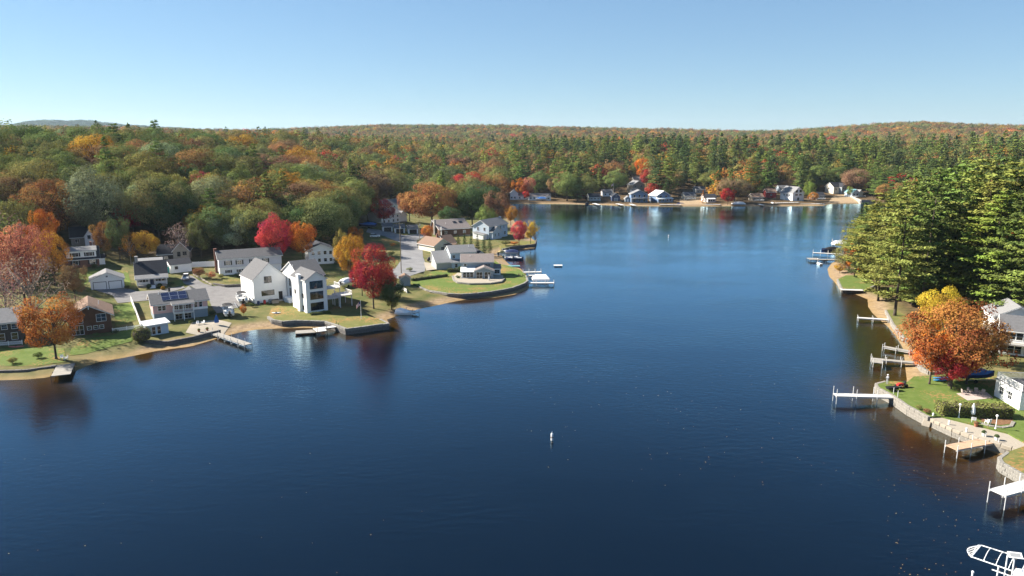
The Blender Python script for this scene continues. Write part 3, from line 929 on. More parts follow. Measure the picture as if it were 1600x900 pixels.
for z in (2.6, 5.4): win(r, 'L', mx0, -2.4, zb + z, .9, 2.0, 0, 'black')
MB().box(mx0 - 1.6, mx0 - .02, -3.6, -.9, -.8, 1.1).build('landing', M['white_trim'], r)
steps(r, mx0 - 1.5, mx0 - .1, -3.62, -.6, 1.1, 5)
wing(r, x0, x0 + bw, y0, y0 + 9.68, zb, 8.6, 1.9, 'y', 'white', 'roof_grey', oh=.3, skirt=1.5)
for z in (1.5, 4.4, 7.2): win(r, 'F', x0 + bw * .5, y0, zb + z, 3.4, 1.9, 2, 'black')
for y, z in ((y0 + 6, 1.2), (y0 + 7.5, 4.6), (y0 + 2.2, 4.3), (y0 + 2.2, 1.1)): win(r, 'L', x0 if y < y0 + 4.5 else x0, y, zb + z, .8, 1.0, 0, 'black')
MB().box(x0 - .75, x0 - .02, y0 + 3.0, y0 + 4.4, zb - 1, zb + 9.6).box(x0 - .85, x0 + .1, y0 + 2.9, y0 + 4.48, zb + 9.602, zb + 9.8).build('chimney', M['white'], r)
dx0 = x0 + bw + .02
for z, rr in ((2.9, True), (5.6, True)):
    deck(r, dx0, dx0 + 4.0, y0 + .5, y0 + 4.4, zb + z, zb - 1 if z < 4 else zb + 2.9, [(dx0, y0 + .55), (dx0 + 3.95, y0 + .55), (dx0 + 3.95, y0 + 4.3)], fm='wood_w')
deck(r, dx0 + 4.02, dx0 + 8.0, y0 + 2.0, y0 + 6.4, zb + 2.9, zb - 1, [(dx0 + 4.1, y0 + 2.05), (dx0 + 7.95, y0 + 2.05), (dx0 + 7.95, y0 + 6.3)], fm='wood_w')
for z in (1.3, 4.1, 6.8): win(r, 'R', x0 + bw, y0 + 2.4, zb + z, 1.8, 2.0, 1, 'black')
vent(r, x0 + 1, y0 + 11, zb + 10.6)

# white house with blue-dark roof behind the orange trees
r, w = house('white_hillside_house', 'white house with blue grey roof and many windows among yellow trees', 483, 413, 522, 412)
wing(r, 0, w, 0, 9, 0, 5.2, 1.7, 'y', 'white', 'roof_dark', skirt=2)
for z in (1.4, 3.9):
    for x in (.18, .42, .66, .88): win(r, 'F', w * x, 0, z, .9, 1.1, 0)
wing(r, w + .02, w + 4, 2, 8, 0, 2.6, 1.2, 'lean', 'white', 'roof_dark', skirt=2)
railing(r, [(-2.5, -.3), (-.2, -.3)], 0, 1.0)

# small grey shed on the inlet
r, w = house('grey_shed', 'small grey shed with dark roof and white stair beside the inlet', 626, 447, 641.5, 446.5, 'shed', rad=3)
wing(r, 0, w, 0, 3.6, 0, 2.3, 1.0, 'y', 'grey_siding', 'roof_brown', oh=.3)
win(r, 'L', 0, 1.8, 1.4, .7, .7)
railing(r, [(-1.6, .4), (0.3, -2.2)], -.2, 1.0)
steps(r, -1.4, -.1, -.3, -.8, .1, 4)

# grey lakefront house with the sunroom
r, w = house('sunroom_house', 'grey lakefront house with white gabled sunroom above curved patio', 721, 437, 771, 436.5)
wing(r, 0, w, 4.5, 12, 0, 5.0, 2.0, 'x', 'bluegrey', 'roof_taupe', oh=.4)
wing(r, w * .42, w, 0, 4.48, .3, 2.5, 1.2, 'y', 'bluegrey', 'roof_taupe', oh=.35)
wing(r, 0, w * .41, .6, 4.48, .3, 2.1, .8, 'lean', 'white_trim', 'roof_white', oh=.3)
for x in (w * .10, w * .21, w * .32): win(r, 'F', x, .6, 1.45, .95, 1.7, 0)
for x in (w * .56, w * .82): win(r, 'F', x, 0, 1.4, 1.9, 2.0, 1)
win(r, 'F', w * .83, 4.5, 4.0, 1.9, .5, 1); win(r, 'F', w * .12, 4.5, 4.0, .9, .7)
for y in (6, 9.5): win(r, 'R', w, y, 3.8, 1.1, 1.3)
win(r, 'R', w, 7, 1.4, 1.6, 1.3, 1)
wing(r, w + .02, w + 2.6, 7, 11, 0, 2.3, .7, 'lean', 'white', 'roof_taupe', oh=.2)
win(r, 'F', w + 1.4, 7, 1.3, 1.6, 1.1, 1)
vent(r, w * .28, 7, 6.4)
SUNH = r

# pale two-storey house and grey garage behind it
r, w = house('pale_blue_house', 'pale blue two storey house joined to a low grey wing by the road', 682, 421, 745, 418.5)
k = w * .37
wing(r, k, w, 1.5, 9, 0, 5.4, 2.0, 'x', 'paleblue', 'roof_light', oh=.35)
wing(r, 0, k - .02, 0, 8.5, 0, 2.4, 3.0, 'x', 'grey_siding', 'roof_light', oh=.35, rp=.85)
win(r, 'F', k + 1.2, 1.5, 4.0, .95, 1.1); win(r, 'F', w * .85, 1.5, 4.0, .95, 1.1)
wing(r, k + .02, w * .62, -.4, 1.48, 0, 2.2, .7, 'lean', 'paleblue', 'roof_light', oh=.2)
win(r, 'F', k + 1.6, -.4, 1.2, .9, 1.1)
wing(r, w + .02, w + 5, 3, 10, 0, 3.2, 2.0, 'y', 'grey_siding', 'roof_dark', oh=.3)
vent(r, w * .87, 4, 7.1)

# brown cottage with pinkish roof, brown house with skylights, blue house on the point
r, w = house('brown_cottage', 'tan cottage with pinkish brown roof in front of the skylight house', 679, 395, 720, 391)
wing(r, 0, w * .6, 0, 11, 0, 3.0, 2.4, 'y', 'cream', 'roof_brown', oh=.5)
wing(r, w * .6 + .02, w, 3, 11, 0, 3.0, 2.6, 'x', 'taupe', 'roof_brown', oh=.4)
win(r, 'F', w * .3, 0, 1.6, 1.4, 1.2, 1)
wing(r, w * .35, w * .8, -2.5, -.02, 0, 2.2, .9, 'lean', 'cream', 'roof_brown', oh=.3)
chimney(r, w * .55, 8, 3, 6.4)
r, w = house('skylight_house', 'brown house with long taupe roof holding two skylights', 687, 369, 735, 367.5)
ro = wing(r, 0, w, 0, 9.5, 0, 3.4, 3.6, 'x', 'brownwood', 'roof_taupe', oh=.5, rp=.8)
sl = 3.6 / 7.6
for x in (w * .62, w * .81):
    o = MB().box(-.8, .8, -.75, .75, 0, .18).build('skylight', M['black'], ro, (x, 4.6, 3.4 + sl * 4.6 + .22)); o.rotation_euler = (math.atan(sl), 0, 0)
    MB().box(-.65, .65, -.6, .6, .18, .2).build('pane', M['glass'], o)
vent(r, w * .3, 3.6, 5.4)
for x in (.2, .5, .8): win(r, 'F', w * x, 0, 1.7, 1.2, 1.2, 1)
chimney(r, -.6, 4, -1, 7.6, .8, 'conc'); chimney(r, .5, -.8, -1, 4.6, .3, 'white_trim')
r, w = house('blue_point_house', 'pale blue two storey house with light roof near the wooded point', 764, 374, 793, 369)
wing(r, 0, w, 0, 9, 0, 6.0, 2.6, 'x', 'paleblue', 'roof_light', oh=.4, skirt=2)
wing(r, .4, w * .5, -1.8, 3, 0, 3.6, 2.2, 'y', 'paleblue', 'roof_grey', oh=.3, skirt=2)
for x in (w * .15, w * .34): win(r, 'F', x, -1.8, 2.0, .8, 1.4)
for x in (w * .62, w * .8): win(r, 'F', x, 0, 4.7, .7, 1.3)
win(r, 'F', w * .85, 0, 1.8, 1.5, 1.5, 1)
for y in (2.5, 6): win(r, 'L', 0, y, 4.7, .9, 1.4); win(r, 'L', 0, y, 1.9, .9, 1.4)
chimney(r, w + .4, 4.5, -1, 8.8, .8, 'paleblue')
wing(r, -2.8, -.02, 1, 7, 0, 2.4, .9, 'lean', 'white', 'roof_light', oh=.25, skirt=2)

# three small gabled sheds in a row, and houses up the street
for i, (u, v, lab) in enumerate(((598, 361.5, 'leftmost small dark shed with white gable end in the row up the street'),
                                 (617, 364, 'middle small dark shed with white gable end in the row up the street'),
                                 (638, 365, 'rightmost small dark shed with white gable end in the row up the street'))):
    r, w = house('gabled_shed', lab, u, v, u + 17, v, 'shed', rad=4, group='small sheds up the street', yaw=14, width=4.6)
    wing(r, 0, w, 0, 5.5, 0, 2.3, 1.4, 'x', 'white', 'roof_grey', oh=.3)
    garage_door(r, 'F', w / 2, 0, 0, 3.4, 2.0, 'black', 'white_trim')
r, w = house('white_street_house', 'white house with grey roof at the far end of the street', 596, 349, 626, 348)
wing(r, 0, w, 0, 9, 0, 4.6, 2.4, 'x', 'white', 'roof_light', skirt=2)
for x in (.15, .38, .62, .85): win(r, 'F', w * x, 0, 3.3, .9, 1.2); win(r, 'F', w * x, 0, 1.2, .9, 1.2)
wing(r, w + .02, w + 6, 1, 9, 0, 3, 2.2, 'y', 'white', 'roof_light', skirt=2)
r, w = house('grey_street_house', 'grey roofed white house uphill behind the street sheds', 600, 331, 632, 330)
wing(r, 0, w, 0, 9, 0, 4.2, 2.6, 'x', 'white', 'roof_grey', skirt=2)
for x in (.2, .5, .8): win(r, 'F', w * x, 0, 2.6, 1.0, 1.3)

# ---- far shore
r, w = house('white_cabin', 'white cabin with grey roof behind orange tree on far shore', 797, 312, 822, 312, yaw=0)
wing(r, 0, w * .5, 0, 9, 0, 5, 2.6, 'y', 'white', 'roof_light'); wing(r, w * .5 + .02, w * 1.2, 1, 9, 0, 3.2, 2.2, 'x', 'white', 'roof_light')
for x in (.1, .3, .6, .9): win(r, 'F', w * x, 0 if x < .5 else 1, 1.6, 1.2, 1.3)
r, w = house('white_ranch_house', 'long white ranch house with brown roof on far shore', 826, 313, 860, 313, yaw=3)
wing(r, 0, w, 0, 8, 0, 3.0, 1.9, 'x', 'white', 'roof_taupe', oh=.5)
for x in (.1, .27, .45, .63, .82): win(r, 'F', w * x, 0, 1.7, 1.4, 1.2, 1)
wing(r, w * .78, w, -3, 3, 0, 3.0, 1.2, 'y', 'white', 'roof_taupe', oh=.3); win(r, 'F', w * .89, -3, 1.6, 1.6, 1.2, 1)
r, w = house('navy_boathouse', 'small navy boathouse with gable roof at the far waterline', 956, 314.5, 969, 314.5, 'boathouse', yaw=0, rad=5)
wing(r, 0, w, 0, 8, 0, 3.6, 2.2, 'y', 'navy', 'roof_dark'); garage_door(r, 'F', w / 2, 0, 0.1, 2.6, 2.2, 'bluegrey', 'white_trim')
win(r, 'F', w / 2, 0, 4.2, .8, .8)
r, w = house('grey_gable_house', 'tall taupe house with white edged gable above blue lake cottage', 988, 303, 1010, 303, yaw=20)
wing(r, 0, w, 0, 9, 0, 7.2, 3.0, 'y', 'taupe', 'roof_light', skirt=3); wing(r, -2.0, w * .5, -4, -.02, 0, 3.2, 1.6, 'y', 'paleblue', 'roof_grey', oh=.2, skirt=3, trim='lavender')
for x in (.25, .7): win(r, 'F', w * x, 0, 5.8, 1.2, 1.6)
win(r, 'F', w * .1, -4, 2.2, 1.2, 1.2, 1)
r, w = house('blue_lake_cottage', 'blue two storey cottage with white gable trim and balcony on far shore', 986, 316.5, 1012, 316.5, yaw=0)
wing(r, 0, w, 0, 9, 0, 6.2, 2.8, 'y', 'blue', 'roof_light', oh=.7)
d = deck(r, 0, w + 2, -2.4, -.02, 3.1, -.5, [(.05, -2.35), (w + 1.95, -2.35)])
for x in (.2, .5, .8): win(r, 'F', w * x, 0, 4.6, 1.3, 1.9, 0); win(r, 'F', w * x, 0, 1.4, 1.6, 1.8, 1)
r, w = house('blue_side_shed', 'low grey blue shed left of the blue lake cottage', 977, 315.5, 985, 315.5, 'shed', yaw=0, rad=4)
wing(r, 0, w, 0, 5, 0, 2.6, 1.6, 'y', 'bluegrey', 'roof_light'); door(r, 'F', w / 2, 0, 0, .9, 2.0, 'white_trim')
r, w = house('white_roofed_cottage', 'blue fronted cottage with bright white roof on far shore', 1026, 316.5, 1049, 316.5, yaw=18)
wing(r, 0, w, 0, 11, .8, 4.4, 3.2, 'y', 'blue', 'roof_white', oh=.8)
wing(r, -.5, w + 1, -3.2, -.02, .8, 2.0, .7, 'lean', 'blue', 'roof_white', oh=.3)
for x in (.3, .72): win(r, 'F', w * x, 0, 4.3, 1.8, 1.5, 1)
for x in (.1, .35, .65, .9): win(r, 'F', w * x, -3.2, 1.9, 1.4, 1.4)
r, w = house('small_dark_roofed_cottage', 'small white cottage with dark roof beside crimson tree', 1101, 316, 1119, 316, yaw=4)
wing(r, 0, w, 0, 8, .3, 3.0, 2.4, 'x', 'white', 'roof_dark', oh=.5); wing(r, 1.5, w - 1.5, -2.2, -.02, .3, 2.2, .6, 'lean', 'white_trim', 'roof_white', oh=.3)
for x in (.3, .5, .7): win(r, 'F', w * x, -2.2, 1.5, 1.3, 1.3)
win(r, 'F', w * .5, 0, 3.0, .8, .5)
r, w = house('red_shed', 'barn red shed under pines on far shore', 1197, 309, 1211, 309, 'shed', yaw=0, rad=5)
wing(r, 0, w, 0, 7, 0, 4.4, 2.4, 'x', 'redpaint', 'roof_brown'); win(r, 'F', w * .5, 0, 2.4, 1.2, 1.2, 1)
r, w = house('white_gable_lakehouse', 'white lakehouse with tall arched gable windows on far shore', 1238, 314, 1258, 314, yaw=22)
wing(r, 0, w, 0, 13, 0, 6.0, 4.4, 'y', 'white', 'roof_light', oh=.5)
for x in (.33, .67): win(r, 'F', w * x, 0, 7.3, 2.2, 1.9, 0); win(r, 'F', w * x, 0, 4.6, 2.4, 1.1, 1)
win(r, 'F', w * .5, 0, 1.5, 1.8, 2.0, 1)
for y in (3, 6, 9): win(r, 'L', 0, y, 4.2, 1.1, 1.4)
r, w = house('grey_lakehouse', 'large taupe house with dark roof above the far beach', 1302, 303, 1333, 303, yaw=18)
wing(r, 0, w, 0, 10, 0, 5.6, 3.4, 'x', 'cream', 'roof_dark', skirt=3); wing(r, w * .35, w * .75, -3, 5, 0, 5.6, 3.0, 'y', 'bluegrey', 'roof_dark', skirt=3)
for x in (.42, .55, .68): win(r, 'F', w * x, -3, 4.2, 1.2, 1.5); win(r, 'F', w * x, -3, 1.4, 1.2, 1.5)
win(r, 'F', w * .15, 0, 3.8, 1.4, 1.4, 1)
r, w = house('teal_roofed_house', 'white house with teal roof beside the far white wall', 1331, 308.5, 1352, 308.5, yaw=12)
wing(r, 0, w * .65, 0, 9, 0, 3.6, 2.6, 'y', 'paleblue', 'roof_teal', skirt=3); wing(r, w * .65 + .02, w, 1, 9, 0, 3.6, 2.2, 'y', 'cream', 'roof_light', skirt=3)
for x in (.18, .45): win(r, 'F', w * x, 0, 2.2, 1.5, 1.5, 1)
d = deck(r, 0, w, -2.4, -.02, .5, -2, [(.05, -2.35), (w - .05, -2.35)])
for i, (u, v, m) in enumerate(((990, 286, 'cream'), (1087, 302, 'grey_siding'), (1218, 300, 'paleblue'), (942, 307, 'white'))):
    r, w = house('wooded_cottage', ('pale cottage glimpsed through trees above the taupe gable house', 'grey cottage glimpsed through trees behind the small beach',
                 'pale cottage glimpsed behind the red shed', 'low pale cottage under trees left of the navy boathouse')[i], u, v, u + 16, v, yaw=6, width=8)
    wing(r, 0, w, 0, 7, 0, 3, 2.2, 'x', m, 'roof_grey', skirt=2)
    for x in (.25, .7): win(r, 'F', w * x, 0, 1.7, 1.2, 1.2)

for u, v, wm_c, rm_c, l in ((921, 314.5, 'grey_siding', 'roof_dark', 'grey cottage at the far waterline right of the round oak'), (1176, 314.5, 'taupe', 'roof_brown', 'brown cottage at the far waterline beside the pale blue canopy'),
                            (1070, 312, 'cream', 'roof_grey', 'cream cottage at the back of the small far beach'), (1272, 312, 'bluegrey', 'roof_dark', 'dark blue cottage right of the tall gable lakehouse')):
    r, w = house('shore_cottage', l, u, v, u + 18, v, yaw=8, width=8.5, rad=6)
    wing(r, 0, w, 0, 7, .2, 3.0, 2.3, 'x', wm_c, rm_c, oh=.5); deck(r, .5, w - .5, -2.2, -.02, .6, -.8, [(.55, -2.15), (w - .55, -2.15)])
    for x in (.2, .5, .8): win(r, 'F', w * x, 0, 1.8, 1.3, 1.3, 1)

# ---- right shore
r, w = house('white_deck_house', 'white house with roof deck railing and lattice windows at the right edge', 1553, 618, 1592, 641, rad=9)
wing(r, 0, w, 0, 7, 0, 3.0, .02, 'lean', 'white', 'roof_light', oh=.05)
railing(r, [(0.05, 6), (.05, .08), (w, .08)], 3.22, 1.1, step=.1)
for x in (.28, .62): win(r, 'F', w * x, 0, 1.6, 1.0, 1.3, 1)
win(r, 'L', 0, 2.5, 1.8, 1.6, 1.6, 1)
wing(r, -.5, w * 1.4, 7.02, 14, 0, 5.4, 2.6, 'y', 'white', 'roof_grey', oh=.5); win(r, 'F', w * .55, 7.02, 5.2, 1.4, 1.3, 1)
r, w = house('white_shore_house', 'white house with upper balcony behind the orange tree', 1560, 553, 1650, 562, rad=10)
wing(r, 0, w, 0, 9, 0, 5.2, 2.2, 'x', 'white', 'roof_grey', oh=.4)
deck(r, -1.5, w * .5, -2.4, -.02, 2.7, -.5, [(-1.45, -.1), (-1.45, -2.35), (w * .5, -2.35)])
for x in (.08, .2, .33, .5): win(r, 'F', w * x, 0, 1.3, 1.1, 1.8); win(r, 'F', w * x, 0, 4.0, 1.1, 1.4)
for y in (2, 5): win(r, 'L', 0, y, 4, 1.0, 1.2)
r, w = house('grey_shore_house', 'white balconied house in shade under the tall pines at the right edge', 1550, 528, 1625, 532, rad=10)
wing(r, 0, w, 0, 9, 0, 5.0, 2.4, 'y', 'white', 'roof_light', oh=.5)
deck(r, -.5, w * .6, -2.2, -.02, 2.7, -.5, [(-.45, -.1), (-.45, -2.15), (w * .6, -2.15)])
for x in (.1, .25, .4, .6): win(r, 'F', w * x, 0, 1.4, 1.1, 1.8); win(r, 'F', w * x, 0, 4.0, 1.1, 1.4)

# ------------------------------------------------------------------ trees
def leaf_faces(P, Nn, S, T, g, aspect=.75):
    """one diamond-shaped leaf spray per point, facing Nn"""
    n = len(P)
    ref = g.normal(size=(n, 3))
    a = np.cross(Nn, ref); a /= np.linalg.norm(a, axis=1)[:, None] + 1e-9
    b = np.cross(Nn, a)
    a = a * S[:, None]; b = b * (S * aspect)[:, None]
    lift = Nn * (S * .18)[:, None]
    V = np.stack([P - a, P - b * .9 + lift, P + a, P + b + lift], 1).reshape(-1, 3)
    return V, np.arange(4 * n).reshape(n, 4), T


def leaf_mesh(name, V, Q, T, m):
    me = bpy.data.meshes.new(name)
    fast_mesh(me, V, Q, False)
    at = me.attributes.new('tint', 'FLOAT', 'FACE'); at.data.foreach_set('value', np.asarray(T, np.float32))
    me.materials.append(m)
    return me


def unit(v): return v / (np.linalg.norm(v, axis=-1, keepdims=True) + 1e-9)


def broad_crown(seed, clumps, per, size, dens=1.0, flat=1.0):
    """crown for a tree 1 m tall and 1 m wide: built at unit scale, then scaled per tree"""
    g = np.random.default_rng(seed)
    Ps, Ns, Ss, Ts = [], [], [], []
    cs = []
    for k in range(clumps):
        d = unit(g.normal(size=3)); d[2] = d[2] * .88 + .09
        rad = g.uniform(.45, 1.0) ** .45
        if k < 4: rad = .35
        c = np.array([d[0] * .40 * rad, d[1] * .40 * rad, .53 + d[2] * .36 * rad])
        if k % 7 == 5: c = c * np.array([1.22, 1.22, 1]) + np.array([0, 0, g.uniform(-.06, .05)])
        cs.append((c, g.uniform(.06, .17) * (1.3 if k < 4 else .75 if k % 7 == 5 else 1)))
    for c, r in cs:
        n = int(per * (r / .125) ** 2)
        d = unit(g.normal(size=(n, 3)))
        out = unit(c - np.array([0, 0, .42]))
        d = d[(d @ out) > -.45]
        n = len(d)
        p = c + d * r * g.uniform(.72, 1.08, size=(n, 1)) * np.array([1, 1, .8 * flat])
        nn = unit(d * .8 + out * .45 + np.array([0, 0, .35]) + g.normal(size=(n, 3)) * .38)
        Ps.append(p); Ns.append(nn); Ss.append(size * g.uniform(.6, 1.35, n))
        Ts.append(np.clip(g.uniform(.15, .85) + g.normal(size=n) * .13, 0, 1))
    return np.concatenate(Ps), np.concatenate(Ns), np.concatenate(Ss), np.concatenate(Ts), cs, g


def pine_crown(seed, whorls, per_branch, size, spread=.16, low=.22, bush=1.0, cone=.75):
    """eastern white pine: tiers of level limbs with upturned plumes"""
    g = np.random.default_rng(seed)
    Ps, Ns, Ss, Ts, limbs = [], [], [], [], []
    for k in range(whorls):
        t = (k + g.uniform(-.3, .3)) / whorls
        z = low + (1 - low) * np.clip(t, 0, 1) ** .95
        L = spread * (1.0 - t) ** cone * g.uniform(.85, 1.2) * (.55 + .45 * min(1, t * 5)) + .012
        nb = g.integers(3, 7)
        a0 = g.uniform(0, 6.28)
        for b in range(nb):
            a = a0 + 6.283 * b / nb + g.uniform(-.35, .35)
            l = L * g.uniform(.5, 1.32)
            dirv = np.array([math.cos(a), math.sin(a), 0])
            side = np.array([-dirv[1], dirv[0], 0])
            up = g.uniform(-.05, .30) * (1 if t > .3 else .5)
            limbs.append((np.array([0, 0, z]), np.array([0, 0, z + l * up]) + dirv * l))
            n = max(4, int(per_branch * (l / spread) * bush))
            s = g.uniform(.22, 1.05, n) ** .8
            wd = l * .27 * (1.05 - .55 * s) * g.normal(size=n) * .8
            p = np.array([0, 0, z]) + dirv * (s * l)[:, None] + side * wd[:, None]
            p[:, 2] += s * l * up + g.normal(size=n) * .006 + .004
            nn = unit(np.array([0, 0, 1.0]) + dirv * .35 + g.normal(size=(n, 3)) * .42)
            Ps.append(p); Ns.append(nn); Ss.append(size * g.uniform(.6, 1.4, n))
            Ts.append(np.clip(g.uniform(.3, .7) + .25 * (s - .6) + g.normal(size=n) * .12, 0, 1))
    n = 14
    Ps.append(np.stack([g.normal(size=n) * .008, g.normal(size=n) * .008, g.uniform(.95, 1.01, n)], 1)); Ns.append(unit(g.normal(size=(n, 3)) + np.array([0, 0, .6])))
    Ss.append(np.full(n, size)); Ts.append(np.full(n, .6))
    return np.concatenate(Ps), np.concatenate(Ns), np.concatenate(Ss), np.concatenate(Ts), limbs, g


def trunk_mesh(name, limbs, top, r, m, bend=.02, seed=0, sides=7):
    g = np.random.default_rng(seed)
    b = MB()
    zs = [-.02, .03, .18, .4, .65, top]
    pts = [np.array([g.normal() * bend * z, g.normal() * bend * z, z]) for z in zs]
    rad = [r * 1.5, r * 1.05, r * .85, r * .65, r * .4, r * .08]
    b.loft([[tuple(p + np.array([math.cos(2 * PI * i / sides), math.sin(2 * PI * i / sides), 0]) * q) for i in range(sides)] for p, q in zip(pts, rad)])
    for s, e, q in limbs:
        b.tube(s, e, q, q * .3, 5)
    return b.mesh(name, m, True)


def S3(P, N_): return P


BROAD, BROAD_LO, PINE, PINE_LO, SPARSE, SPRUCE, SPRUCE_LO = [], [], [], [], [], [], []


def make_broad(seed, clumps, per, size, m, store, trunk=True, bark='bark', tr=.018):
    P, N_, S, T, cs, g = broad_crown(seed, clumps, per, size)
    V, Q, T = leaf_faces(P, N_, S, T, g)
    me = leaf_mesh('crown', V, Q, T, m)
    tm = None
    if trunk:
        limbs = []
        for c, rr in cs[::2]:
            z0 = max(.2, min(.5, c[2] - .28))
            limbs.append((np.array([0, 0, z0]), c, tr * .42))
        tm = trunk_mesh('trunk', limbs, .75, tr, M[bark], seed=seed)
    store.append((me, tm))


def make_pine(seed, whorls, per, size, m, store, trunk=True, **k):
    P, N_, S, T, limbs, g = pine_crown(seed, whorls, per, size, **k)
    V, Q, T = leaf_faces(P, N_, S, T, g, .6)
    me = leaf_mesh('crown', V, Q, T, m)
    tm = None
    if trunk: tm = trunk_mesh('trunk', [(a, b, .0022) for a, b in limbs[::2]], .97, .011, M['bark'], .01, seed)
    store.append((me, tm))


for s in range(7): make_broad(100 + s, 46 + 3 * s, 400, .0096, M['leaf'], BROAD)
for s in range(3): make_broad(140 + s, 40, 46, .0135, M['leaf'], SPARSE, bark='bark_pale', tr=.016)
for s in range(6): make_pine(200 + s, 22 + s % 3, 150, .0084, M['leaf'], PINE, spread=.16 + .015 * (s % 3), low=.08 + .03 * (s % 3), cone=.58)
for s in range(3): make_pine(230 + s, 30, 40, .0135, M['leaf'], SPRUCE, spread=.17, low=.07, cone=1.0)
for s in range(6): make_broad(300 + s, 34, 58, .0225, M['leaf_inst'], BROAD_LO, False)
for s in range(4): make_pine(320 + s, 17, 34, .018, M['leaf_inst'], PINE_LO, False, spread=.16, low=.22)
for s in range(2): make_pine(340 + s, 15, 16, .028, M['leaf_inst'], SPRUCE_LO, False, spread=.16, low=.1, cone=1.0)

PAL = {
    'autumn': (.32, .105, .034),
    'olive': (0.176, 0.185, 0.058), 'olive2': (0.211, 0.185, 0.060), 'green': (0.112, 0.146, 0.047), 'dkgreen': (0.061, 0.088, 0.035), 'greygreen': (0.194, 0.218, 0.123),
    'rust': (0.276, 0.141, 0.058), 'brown': (0.224, 0.135, 0.071), 'orange': (0.493, 0.159, 0.031), 'dullorange': (0.443, 0.169, 0.043), 'red': (0.376, 0.038, 0.035), 'crimson': (0.316, 0.019, 0.028),
    'pinkred': (0.470, 0.058, 0.071), 'yellow': (0.533, 0.323, 0.042), 'gold': (0.423, 0.224, 0.038), 'pine': (0.129, 0.172, 0.045), 'pine2': (0.189, 0.226, 0.054), 'pinedk': (0.080, 0.112, 0.045),
    'pinkgrey': (0.298, 0.193, 0.159), 'lime': (0.200, 0.224, 0.047), 'salmon': (0.433, 0.193, 0.106),
}
CN = {'autumn': 'orange brown', 'olive': 'olive green', 'olive2': 'olive brown', 'green': 'green', 'dkgreen': 'dark green', 'greygreen': 'grey green', 'rust': 'rusty', 'brown': 'brown', 'orange': 'orange',
      'dullorange': 'dull orange', 'red': 'red', 'crimson': 'crimson', 'pinkred': 'pinkish red', 'yellow': 'yellow', 'gold': 'golden', 'pine': 'green', 'pine2': 'bright green',
      'pinedk': 'dark green', 'pinkgrey': 'pinkish grey', 'lime': 'lime green', 'salmon': 'salmon'}
N_TREE = [0]


def tree(name, label, p, h, w, color, kind='broad', group=None, cat='tree', var=.12):
    store = {'broad': BROAD, 'pine': PINE, 'sparse': SPARSE, 'spruce': SPRUCE}[kind]
    N_TREE[0] += 1
    me, tm = store[R.randrange(len(store))]
    t = thing(name, label, cat, p, R.uniform(0, 6.28), group)
    sw = w / .95 if kind in ('broad', 'sparse') else w / .32
    c = link('crown', me, t); c.scale = (sw * R.uniform(.86, 1.12), sw * R.uniform(.86, 1.12), h)
    k = [PAL[color][i] * R.uniform(1 - var, 1 + var) for i in range(3)]
    c.color = (*k, 1)
    o = link('trunk', tm, t); q = min(sw, h * .9) if kind in ('broad', 'sparse') else min(sw, h); o.scale = (sw if kind in ('broad', 'sparse') else h, sw if kind in ('broad', 'sparse') else h, h)
    return t


def height_from(p, vtop):
    """height of an upright thing standing at p whose top the photograph shows in row vtop"""
    lo, hi = .2, 60.0
    for _ in range(30):
        m = (lo + hi) / 2
        if proj(p.x, p.y, p.z + m)[1] > vtop: lo = m
        else: hi = m
    return lo


def T(kind, u, vb, vt, wpx, color, name, label, group=None):
    p = G(u, vb)
    h = height_from(p, vt)
    w = wpx * (p.y * CP + (CH - p.z) * SP) / F
    return tree(name, label, p, h, w, color, kind, group, 'shrub' if 'shrub' in name or 'bush' in name else 'tree')


